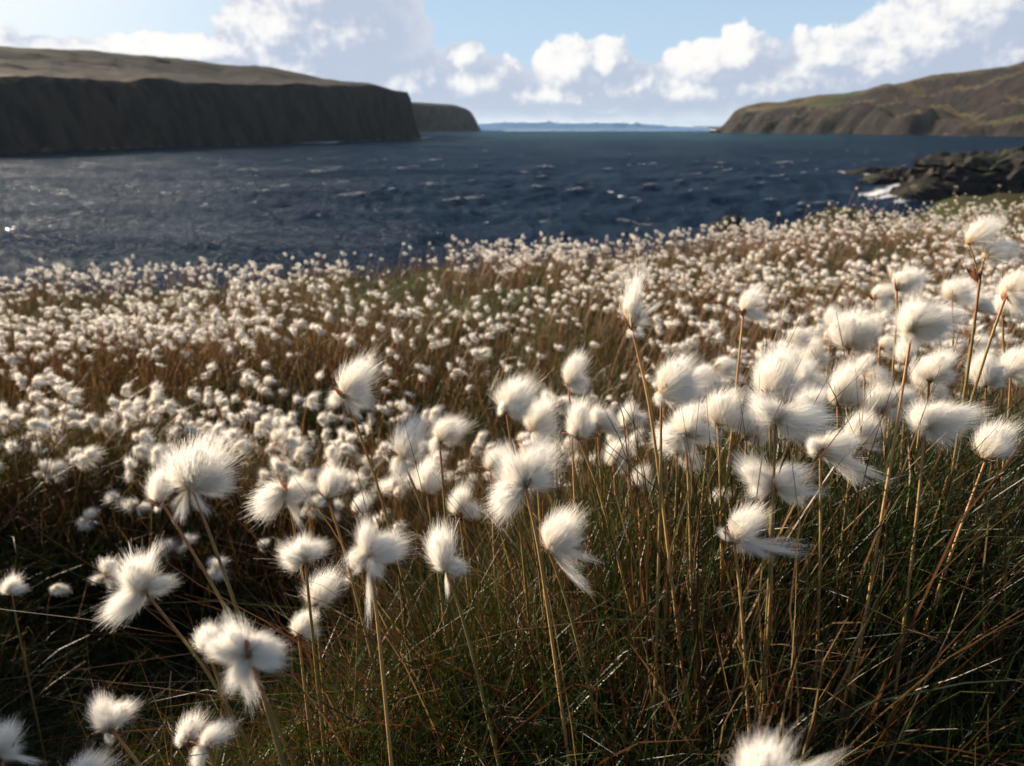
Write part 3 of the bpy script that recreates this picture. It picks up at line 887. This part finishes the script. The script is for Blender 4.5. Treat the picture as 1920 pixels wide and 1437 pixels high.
def bract_mesh(seed):
    """papery brown sheath leaf, unit length along +Z"""
    r = np.random.default_rng(seed)
    n = 6; t = np.linspace(0, 1, n)
    bend = r.uniform(0.1, 0.5)
    w = 0.16 * np.sin(np.pi * np.clip(t * 0.85 + 0.15, 0, 1)) ** 0.8 + 0.01
    rows = []
    for tt_, ww in zip(t, w):
        x = bend * tt_ ** 2
        rows += [(x + 0.04, -ww, tt_), (x - 0.03, 0, tt_), (x + 0.04, ww, tt_)]
    v = np.array(rows); f = grid_faces(n, 3)
    c = np.array([0.20, 0.075, 0.03]) * (0.7 + 0.6 * r.random())
    col = np.concatenate([np.tile(c, (len(v), 1)) * np.linspace(0.7, 1.5, len(v))[:, None], np.ones((len(v), 1))], 1)
    return mesh_np('bract', v, f, M_stem, {'col': ('FLOAT_COLOR', col.astype(np.float32))})
BRACT = [bract_mesh(i) for i in range(5)]

WIND = Vector((1, -0.15, 0)).normalized()
def frame(dirv, twist=0.0):
    z = dirv.normalized()
    x = WIND - z * WIND.dot(z)
    if x.length < 0.25: x = Vector((0, 0, -1)) - z * (-z.z)
    x.normalize()
    y = z.cross(x)
    m = Matrix((x, y, z)).transposed()
    return m.to_quaternion() @ Quaternion((0, 0, 1), twist)

def add_part(name, me, parent, loc, quat, scale):
    o = link(name, me, parent)
    o.rotation_mode = 'QUATERNION'
    o.location = loc; o.rotation_quaternion = quat; o.scale = scale
    return o

def bezier(a, b, c, n):
    return [a * (1 - t) ** 2 + b * 2 * t * (1 - t) + c * t * t for t in np.linspace(0, 1, n)]

PLANT_GROUP = 'cotton grass plants'
def near_plant(label, node, d, low, tufts, thick=1.0, tone=None):
    """node: pixel where the head sits; low: pixel lower down the stem; tufts: (tip x, tip y, width in px, optional base pixel)"""
    k = d / FPX
    N0 = P(node[0], node[1], d)
    Lw = P(low[0], low[1], d + random.uniform(-0.01, 0.02))
    # carry the stem on down to the ground
    dr = (Lw - N0); dr.normalize()
    if dr.z > -0.5: dr = Vector((dr.x, dr.y, -0.5)).normalized()
    q = Vector(Lw)
    for _ in range(200):
        gz = float(height(np.array([q.x]), np.array([q.y]))[0]) + CZ
        if q.z < gz - 0.01: break
        dr = (dr + Vector((0, 0, -0.03))).normalized()
        q = q + dr * 0.008
    root = Vector(q)
    e = bpy.data.objects.new('cotton_grass_plant', None); COL.objects.link(e)
    e.empty_display_size = 0.02
    e.location = root
    e['label'] = label; e['category'] = 'cotton grass'; e['group'] = PLANT_GROUP
    n0 = N0 - root; lw = Lw - root
    path = bezier(Vector((0, 0, 0)), lw * 0.55, lw, 7)[:-1] + bezier(lw, lw + (n0 - lw) * 0.5 + (lw.normalized() * 0.0), n0, 7)
    # smooth the two pieces a little
    for _ in range(3):
        path = [path[0]] + [(path[i - 1] + path[i] * 2 + path[i + 1]) / 4 for i in range(1, len(path) - 1)] + [path[-1]]
    tn = random.random() if tone is None else tone
    stem = link('stem', stem_mesh(path, 0.0015 * thick, 0.00105 * thick, tn, 0.75), e)
    up = (path[-1] - path[-3]).normalized()
    for tf in tufts:
        tx, ty, w = tf[:3]
        b = P(tf[3][0], tf[3][1], d) - root if len(tf) > 3 else n0 + Vector((random.uniform(-1, 1), random.uniform(-1, 1), random.uniform(-.5, .5))) * 0.0015
        tip = P(tx, ty, d + random.uniform(-0.35, 0.30) * w * k) - root
        v = tip - b
        L = v.length
        W = w * k
        wisp = W < 0.52 * L
        if (b - n0).length > 0.004:
            add_part('stalk', stem_mesh(bezier(n0 - up * 0.004, (n0 + b) / 2 + up * 0.003, b, 5), 0.0007, 0.0006, tn, 0.9, 4), e, (0, 0, 0), (1, 0, 0, 0), (1, 1, 1))
        qn = frame(v, random.uniform(-0.5, 0.5))
        if wisp:
            add_part('cotton_tuft', random.choice(WISP), e, b, qn, (W / 0.5, W / 0.5, L))
        else:
            # undo the lean of the unit tuft so that its crown lies on the tip
            add_part('cotton_tuft', random.choice(PUFF), e, b - v * 0.04, qn, (W / 1.06, W / 1.06, L * 1.02))
    for i in range(3):
        a = (up + Vector((random.uniform(-1, 1), random.uniform(-1, 1), random.uniform(-0.4, 0.4))) * 0.7).normalized()
        s = random.uniform(0.008, 0.016)
        add_part('bract', random.choice(BRACT), stem, n0 - up * 0.004, frame(a, random.uniform(-3, 3)), (s, s, s))
    return e

NEAR = [
 # label, node, depth, lower stem pixel, tufts
 ('largest cotton grass puff, spread wide like a brush, with ragged wisps hanging underneath', (360, 915), .50, (458, 1175),
  [(345, 815, 128), (425, 862, 60), (440, 900, 24), (300, 850, 50), (330, 975, 22), (378, 972, 20), (415, 940, 26)]),
 ('drooping creamy cotton grass head tucked against the left of the largest puff', (303, 942), .52, (432, 1150), [(287, 868, 62), (275, 905, 40), (285, 955, 14)]),
 ('tall lone cotton grass head standing above the dark hollow, tousled to the right', (648, 740), .70, (716, 930),
  [(672, 660, 76), (690, 715, 58), (612, 742, 34), (698, 778, 24), (668, 790, 16)]),
 ('cotton grass with a round fan to the left and a yellow wisp hanging down', (538, 922), .66, (556, 1010), [(474, 926, 76), (582, 898, 44), (558, 990, 18), (556, 950, 40)]),
 ('upright brush shaped cotton grass head on a rust red stem', (613, 932), .66, (640, 1010), [(610, 866, 58), (632, 890, 36), (592, 942, 16)]),
 ('forked cotton grass, one upright tuft and a second sagging below on its left', (752, 855), .68, (792, 950), [(763, 776, 70), (732, 898, 44), (780, 830, 36)]),
 ('cotton grass head like a white comma leaning right, slim green stem below', (824, 826), .72, (838, 1000), [(838, 772, 62), (797, 832, 32), (852, 800, 40)]),
 ('half hidden cotton grass tuft just under the comma shaped head', (800, 922), .76, (815, 1020), [(785, 864, 58), (815, 880, 40)]),
 ('flattened cotton grass tuft low in the russet grass between two stems', (862, 968), .77, (870, 1030), [(842, 918, 56), (885, 935, 46)]),
 ('four petalled cotton grass with a long white tail hanging straight down', (694, 1040), .50, (716, 1240),
  [(664, 976, 42), (640, 1036, 38), (745, 985, 62), (762, 1045, 44), (702, 1085, 38), (684, 1168, 17), (655, 1075, 14)]),
 ('shaggy cotton grass head with a thin curl of wool below it', (836, 1066), .55, (875, 1180), [(795, 988, 72), (868, 1046, 44), (815, 1040, 46), (836, 1126, 10)]),
 ('plump cotton grass head with a brown underside at the top of the middle cluster', (950, 772), .62, (968, 900), [(955, 702, 88), (985, 745, 52), (930, 760, 34)]),
 ('cotton grass tuft wedged behind the plump head of the middle cluster', (1000, 805), .69, (1010, 920), [(1008, 738, 62), (1040, 805, 58), (1020, 850, 40)]),
 ('upright oval cotton grass head on the right side of the middle cluster', (1083, 818), .66, (1126, 925), [(1066, 745, 60), (1100, 790, 36), (1060, 800, 30)]),
 ('windblown cotton grass head flying over the middle cluster', (1066, 722), .82, (1072, 800), [(1075, 654, 50), (1100, 700, 30), (1098, 745, 22)]),
 ('pair of big soft round cotton tufts joined at one rust red stem', (984, 908), .52, (1012, 1030), [(1000, 814, 78), (903, 925, 82), (922, 862, 66), (1030, 880, 40)]),
 ('smooth egg shaped cotton grass head with tangled wisps trailing down right', (1028, 1030), .55, (1065, 1130),
  [(1036, 946, 78), (1080, 992, 44), (1126, 1040, 20), (1102, 1122, 24), (1085, 1070, 22)]),
 ('tallest cotton grass of the middle, thin wisps above a long green stem', (1184, 612), .60, (1222, 770), [(1162, 505, 56), (1195, 560, 44, (1172, 585)), (1218, 588, 22), (1202, 636, 16), (1240, 560, 12)]),
 ('small round cotton grass head with one lock flung right, against the field', (1394, 586), .76, (1384, 690), [(1400, 534, 44), (1442, 606, 26), (1420, 575, 22)]),
 ('large swept cotton grass head with a rusty base left of the white mass', (1240, 738), .58, (1238, 960), [(1258, 655, 70), (1305, 682, 74), (1318, 722, 52), (1220, 752, 26)]),
 ('broad cotton grass head under the swept one, spreading both ways', (1285, 815), .66, (1292, 920), [(1215, 815, 70), (1270, 755, 84), (1325, 790, 64), (1340, 842, 30), (1290, 860, 28)]),
 ('cotton grass tuft filling the gap behind the two large swept heads', (1345, 795), .72, (1350, 880), [(1350, 722, 72), (1392, 762, 58), (1320, 745, 50)]),
 ('high domed cotton grass head with a dark brown eye in the white mass', (1442, 738), .63, (1446, 900), [(1432, 648, 88), (1488, 690, 58), (1400, 700, 46)]),
 ('double cotton grass head on a thick straight stem, centre of the white mass', (1455, 788), .55, (1443, 1080), [(1390, 757, 66), (1545, 765, 92), (1510, 815, 70), (1440, 752, 40)]),
 ('cotton grass streaming long silky wisps far to the right', (1538, 848), .58, (1539, 1030), [(1503, 828, 42), (1640, 872, 50), (1605, 800, 62), (1575, 830, 44), (1665, 885, 22)]),
 ('two lobed cotton grass with fringed tails crossing in front of a stem', (1452, 915), .56, (1446, 1090), [(1368, 872, 64), (1484, 858, 66), (1522, 918, 42), (1540, 940, 20), (1505, 960, 16), (1400, 905, 40)]),
 ('low cotton grass head with a smooth crown and a long grey tail to the right', (1375, 1012), .55, (1390, 1120), [(1392, 935, 68), (1340, 1000, 20), (1500, 1050, 26), (1430, 1005, 44), (1450, 1030, 22)]),
 ('small single cotton grass bud low between the middle and the white mass', (1196, 918), .80, (1200, 1000), [(1188, 873, 44), (1212, 895, 26)]),
 ('scruffy small cotton grass head hiding behind the two lobed one', (1342, 945), .76, (1355, 1020), [(1352, 908, 36), (1330, 930, 24), (1368, 950, 16)]),
 ('great windswept cotton grass head on the tallest leaning stem', (1710, 618), .60, (1668, 880), [(1742, 550, 80), (1802, 600, 56), (1672, 580, 70), (1690, 650, 46), (1775, 625, 44)]),
 ('cotton grass head over the great windswept one, tail blown right', (1682, 540), .82, (1680, 620), [(1695, 496, 52), (1742, 520, 28), (1712, 520, 40)]),
 ('round cotton grass ball beside the tail blown head near the skyline', (1785, 562), .86, (1788, 640), [(1782, 514, 58), (1815, 545, 40)]),
 ('highest cotton grass of all, two tufts on a forked rusty stem', (1838, 520), .62, (1816, 690), [(1852, 402, 58, (1816, 456)), (1892, 440, 62, (1846, 484)), (1872, 492, 36, (1846, 484))]),
 ('cotton grass head cut by the picture edge below the highest one', (1886, 556), .66, (1852, 650), [(1918, 498, 80), (1950, 555, 60), (1905, 545, 50)]),
 ('compact cotton grass head between the great one and the right edge', (1742, 712), .70, (1738, 800), [(1745, 650, 66), (1792, 690, 38), (1715, 685, 34)]),
 ('long low cotton grass head lying behind the tallest leaning stem', (1655, 772), .73, (1660, 860), [(1612, 742, 58), (1700, 712, 52), (1650, 725, 50), (1690, 765, 34)]),
 ('wide three lobed cotton grass with a pinkish centre, wool blown right', (1735, 800), .58, (1718, 980), [(1690, 775, 62), (1835, 752, 66), (1802, 800, 66), (1760, 745, 60), (1740, 830, 34)]),
 ('lone rounded cotton ball on a thin slanting stem near the right edge', (1850, 858), .60, (1778, 1050), [(1862, 786, 76), (1890, 820, 36)]),
 ('cotton grass tuft at the right edge above the lone ball', (1895, 702), .76, (1890, 790), [(1902, 640, 68), (1880, 680, 40), (1930, 690, 44)]),
 ('creamy cotton grass tuft standing behind the domed head', (1570, 758), .76, (1572, 840), [(1575, 668, 62), (1605, 715, 48), (1545, 720, 44)]),
 ('fluffy cotton grass group behind the white mass, close to the dark grass', (1590, 652), .92, (1590, 730), [(1568, 580, 70), (1632, 570, 58), (1540, 605, 44), (1615, 620, 50)]),
 ('ragged cotton grass head at the far left end of the back row', (1525, 684), .96, (1526, 760), [(1502, 638, 48), (1540, 660, 40), (1490, 670, 24)]),
 ('cotton grass pair half buried in grass right of the middle cluster', (1150, 872), .86, (1155, 940), [(1128, 838, 48), (1168, 815, 44), (1172, 860, 30)]),
 ('pale cotton grass tuft just below the tallest green stemmed one', (1175, 797), .92, (1178, 860), [(1155, 762, 42), (1198, 765, 42)]),
 ('lone bright cotton grass in the hollow, one wing up and one wing down left', (270, 1108), .50, (400, 1270), [(222, 1040, 72), (262, 1022, 40), (325, 1072, 40), (180, 1145, 58), (205, 1120, 46)]),
 ('shaded bluish cotton grass with drooping petals, closest of the left clump', (466, 1226), .37, (525, 1400), [(372, 1210, 58), (405, 1178, 56), (418, 1278, 44), (456, 1328, 36), (535, 1262, 44), (525, 1185, 54), (480, 1180, 44)]),
 ('sunlit cotton grass tuft peeping out behind the bluish drooping one', (386, 1216), .52, (420, 1300), [(368, 1170, 58), (405, 1180, 40)]),
 ('cotton grass fan opening left beneath the upright brush', (572, 1052), .60, (580, 1130), [(518, 1042, 54), (592, 1004, 42), (545, 1015, 44)]),
 ('bleached cotton grass tuft veiled by red grass blades', (592, 1132), .66, (598, 1200), [(598, 1060, 66), (620, 1100, 40), (575, 1120, 18)]),
 ('bright cotton tuft deep in the red grass, right of the bluish one', (560, 1192), .62, (568, 1260), [(558, 1138, 54), (585, 1165, 36)]),
 ('cotton grass over the shadow at bottom left, yellow wool under it', (207, 1366), .50, (275, 1450), [(160, 1325, 56), (222, 1308, 48), (190, 1340, 50), (196, 1392, 18)]),
 ('upright pale tuft in the wiry grass at the bottom', (350, 1392), .51, (370, 1460), [(342, 1334, 52), (326, 1380, 30)]),
 ('cotton grass leaning over its neighbour in the wiry bottom grass', (388, 1398), .46, (415, 1480), [(408, 1338, 52), (352, 1424, 40), (378, 1370, 40)]),
 ('cotton grass cut by the left edge, one thin lock blown right', (2, 1416), .45, (20, 1500), [(14, 1344, 62), (88, 1422, 14), (35, 1390, 36)]),
 ('white crown rising from the bottom edge in the left corner', (150, 1465), .45, (170, 1560), [(155, 1404, 74), (190, 1440, 44)]),
 ('blurred bluish cotton head at the bottom edge, closest to the lens', (1425, 1490), .30, (1440, 1600), [(1395, 1378, 112), (1450, 1420, 84), (1575, 1398, 28), (1520, 1440, 36)]),
 ('tiny cotton grass tuft in shadow under the tall lone head', (669, 962), .86, (675, 1020), [(672, 920, 36)]),
 ('dim cotton grass tuft by the left edge above the dark hollow', (22, 1112), .92, (30, 1160), [(10, 1090, 40), (38, 1092, 26)]),
]
for spec in NEAR: near_plant(*spec)
rf = random.Random(31)
MARKS = {'swept head with the rusty base': (1240, 738), 'domed head with the brown eye': (1442, 738), 'great windswept head': (1710, 618), 'highest forked head': (1838, 520),
         'wide three lobed head': (1735, 800), 'lone slanting ball': (1850, 858), 'streaming silky head': (1538, 848), 'plump middle head': (950, 772), 'tuft at the right edge': (1895, 702),
         'small round head with one lock': (1394, 586), 'creamy tuft of the back row': (1570, 758), 'compact head': (1742, 712), 'long low head': (1655, 772), 'fluffy back group': (1590, 652)}
for (bx, by, bd) in [(1300, 720, .8), (1400, 820, .72), (1340, 690, .85), (1500, 720, .74), (1520, 780, .7), (1620, 700, .8), (1650, 650, .85), (1600, 830, .66),
                     (1700, 680, .78), (1820, 640, .85), (1850, 720, .74), (1760, 600, .9), (1480, 640, .92), (1560, 610, .98), (1640, 560, 1.0), (1730, 730, .8),
                     (1270, 850, .74), (1120, 800, .84), (1040, 760, .86), (920, 880, .8), (1880, 590, .8), (1830, 580, .95)]:
    tf = []
    for k in range(rf.choice([2, 3, 3])):
        an = rf.uniform(-0.4, 2.6); ln = rf.uniform(44, 62) * 0.62 / bd * 1.15
        tf.append((bx + math.cos(an) * ln, by - math.sin(an) * ln, ln * rf.uniform(0.75, 1.05)))
    if rf.random() < 0.7: tf.append((bx + rf.uniform(30, 60), by + rf.uniform(0, 40), rf.uniform(14, 24)))
    mark, (mx, my) = min(MARKS.items(), key=lambda m: math.hypot(m[1][0] - bx, m[1][1] - by))
    where = ' '.join(w for w in ('above' if by < my - 25 else 'below' if by > my + 25 else '', 'left' if bx < mx - 25 else 'right' if bx > mx + 25 else '') if w) or 'right behind'
    near_plant('%s tufted cotton grass crowded in %s the %s' % ({2: 'two', 3: 'three', 4: 'four'}[len(tf)], where + (' of' if where[-1] == 't' else ''), mark), (bx, by), bd, (bx + rf.uniform(-15, 8), by + 110), tf)

# ------------------------------------------------------------------ plants of the field
def field_positions(n, seed):
    r = np.random.default_rng(seed)
    y = 0.95 + 17.7 * r.random(n) ** 1.55
    x = (r.random(n) * 2 - 1) * 1.08 * (y * 0.715 + 0.15)
    dens = 0.56 + 1.6 * fbm(x * 1.1, y * 1.1, 61, 3) + 0.6 * fbm(x * 3.5, y * 3.5, 66, 2)
    dens = np.clip(dens, 0.05, 1)
    hollow = np.exp(-(((x + 0.36) / 0.42) ** 2 + ((y - 1.08) / 0.34) ** 2)) + 0.9 * np.exp(-(((x - 0.2) / 0.75) ** 2 + ((y - 2.0) / 0.33) ** 2))
    dens *= np.clip(1 - 1.15 * hollow, 0, 1)
    dens *= np.clip(1 - 0.93 * green_share(x, y), 0, 1)
    dens *= np.clip((edge_gap(x, y) + 0.15) / 0.3, 0, 1)
    near_bank = (y < 1.5) & (x > -0.25)                  # the big heads stand here already
    dens = np.where(near_bank, 0, dens)
    dens = dens * np.clip((y - 1.12) / 0.2, 0.04, 1)
    # equal number for each square metre: candidates thin out with distance
    area = (y * 0.715 + 0.15) * np.maximum(y - 0.95, 0.02) ** (1 - 1 / 1.55)
    area /= area.max()
    dist_k = np.clip(0.35 + area * 1.5, 0, 1)
    dens = dens * (0.52 + 0.48 * sstep(1.6, 4.2, y))
    keep = r.random(n) < dens * np.minimum(dist_k * 1.0, 1)
    x, y = x[keep], y[keep]
    o = np.argsort(np.hypot(x, y))
    return x[o], y[o]

fx, fy = field_positions(34000, 301)
fz = height(fx, fy) + CZ
print('field plants', len(fx))

def plant_template(seed, lod):
    """local description of a small plant: stem path and tufts"""
    r = random.Random(seed)
    h = r.uniform(0.17, 0.28)
    top = Vector((r.uniform(0.0, 0.06), r.uniform(-0.02, 0.02), h))
    path = bezier(Vector((0, 0, -0.02)), Vector((top.x * 0.15, 0, h * 0.6)), top, 6)
    tufts = []
    for i in range(r.choice([2, 2, 3, 3, 4])):
        a = Vector((r.uniform(-0.8, 1.2), r.uniform(-1, 1), r.uniform(-0.35, 1.0))).normalized()
        L = r.uniform(0.017, 0.038)
        tufts.append((top + a * 0.002, a, L, L * r.uniform(0.6, 1.0), r.random()))
    if r.random() < 0.4:
        tufts.append((top, Vector((0.5, r.uniform(-.5, .5), -0.8)).normalized(), 0.03, 0.008, r.random()))
    return path, tufts

TEMPL = []
for i in range(10):
    path, tufts = plant_template(40 + i, 1)
    TEMPL.append((stem_mesh(path, 0.0013, 0.0010, random.random(), 0.7, 4), tufts))

N_OBJ = 218
def region_label(x, y, tufts):
    k = sum(1 for t in tufts if t[3] >= 0.5 * t[2])
    wisp = any(t[3] < 0.5 * t[2] for t in tufts)
    look = {2: 'two puffed', 3: 'three puffed', 4: 'four puffed'}.get(k, 'many puffed') + ' cotton grass' + (' with a hanging wisp' if wisp else '')
    if y < 1.55: place = ('at the left rim of the dark hollow' if x < -0.55 else 'on the far rim of the dark hollow') if x < -0.2 else 'tucked close behind the middle cluster'
    elif x < -0.75: place = 'in the left field just beyond the hollow' if y < 2.0 else 'in the left field, farther rows'
    elif x < 0.0: place = 'behind the tall lone head' if y < 2.0 else 'past the shadowed dip at left centre'
    elif x < 0.7: place = 'between the middle cluster and the shadowed dip' if y < 2.0 else 'past the shadowed dip in mid field'
    else: place = 'close behind the white mass at right' if y < 2.0 else 'in the field beyond the white mass at right'
    return look + ' ' + place, 'small plants ' + place.replace(',', '')

for i in range(N_OBJ):
    x, y, z = fx[i], fy[i], fz[i]
    st, tufts = TEMPL[random.randrange(len(TEMPL))]
    e = bpy.data.objects.new('cotton_grass_plant', None); COL.objects.link(e)
    e.location = (x, y, z)
    s = random.uniform(0.8, 1.2)
    e.scale = (s, s, s * random.uniform(0.85, 1.15))
    e.rotation_euler = (random.uniform(-0.12, 0.12), random.uniform(-0.05, 0.22), random.uniform(-0.7, 0.7))
    e['label'], e['group'] = region_label(x, y, tufts)
    e['category'] = 'cotton grass'
    link('stem', st, e)
    for (b, a, L, W, q) in tufts:
        me = WISP1[int(q * 3.99)] if W < 0.5 * L else PUFF1[int(q * 7.99)]
        kk = 0.5 if W < 0.5 * L else 0.98
        add_part('cotton_tuft', me, e, b, frame(a, q * 2 - 1), (W / kk, W / kk, L))

def joined_plant(seed):
    """one far plant as a single mesh with two materials"""
    path, tufts = plant_template(seed, 2)
    v, f = tube(path, np.linspace(0.0022, 0.0018, 6), 3)
    bm = bmesh.new()
    lay_c = bm.verts.layers.float_color.new('col'); lay_t = bm.verts.layers.float.new('tt')
    vs = [bm.verts.new(q) for q in v]
    for q in vs: q[lay_c] = (0.20, 0.10, 0.04, 1)
    for q in f:
        fc = bm.faces.new([vs[i] for i in q]); fc.material_index = 1; fc.smooth = True
    for (b, a, L, W, q) in tufts:
        if W < 0.5 * L: continue
        src = PUFF2[int(q * 5.99)]
        co = np.empty(len(src.vertices) * 3, np.float32); src.vertices.foreach_get('co', co); co = co.reshape(-1, 3)
        tt = np.empty(len(src.vertices), np.float32); src.attributes['tt'].data.foreach_get('value', tt)
        M = Matrix.Translation(b) @ frame(a, q * 2 - 1).to_matrix().to_4x4() @ Matrix.Diagonal((W, W, L, 1))
        M = np.array(M); w = co @ M[:3, :3].T + M[:3, 3]
        vs = [bm.verts.new(c) for c in w]
        for vv, t_ in zip(vs, tt): vv[lay_t] = float(t_)
        for p in src.polygons:
            fc = bm.faces.new([vs[i] for i in p.vertices]); fc.smooth = True
    me = bpy.data.meshes.new('cotton_grass_plant'); bm.to_mesh(me); bm.free()
    me.materials.append(M_cotton); me.materials.append(M_stem)
    return me

def scatter_plants():
    src = source_collection('field_plant', [joined_plant(900 + i) for i in range(10)])
    x, y, z = fx[N_OBJ:], fy[N_OBJ:], fz[N_OBJ:]
    n = len(x); r = np.random.default_rng(404)
    rot = np.stack([r.normal(size=n) * 0.08, 0.08 + r.normal(size=n) * 0.1, r.uniform(-0.8, 0.8, n)], -1)
    s = r.uniform(0.75, 1.25, n)
    scatter('distant_cotton_grass', 'thousands of small white cotton heads covering the clifftop towards the sea', np.stack([x, y, z], -1), rot, np.stack([s, s, s * r.uniform(0.85, 1.2, n)], -1), r.integers(0, 10, n), src)
scatter_plants()

# ------------------------------------------------------------------ sea air
def build_haze():
    me = bpy.data.meshes.new('haze')
    bm = bmesh.new(); bmesh.ops.create_cube(bm, size=1.0)
    bmesh.ops.scale(bm, vec=(42000, 40500, 190), verts=bm.verts); bmesh.ops.translate(bm, vec=(0, 1000, 89), verts=bm.verts)
    bm.to_mesh(me); bm.free()
    m, N = new_mat('sea_air')
    vol = N.n('ShaderNodeVolumePrincipled', ins={'Color': rgba((0.58, 0.78, 1.0)), 'Density': HAZE, 'Anisotropy': 0.25})
    o = N.n('ShaderNodeOutputMaterial'); N.t.links.new(vol.outputs[0], o.inputs['Volume'])
    me.materials.append(m)
    link('haze', me, kind='stuff', label='thin salty sea air softening the far land')
HAZE = 0.00002
build_haze()
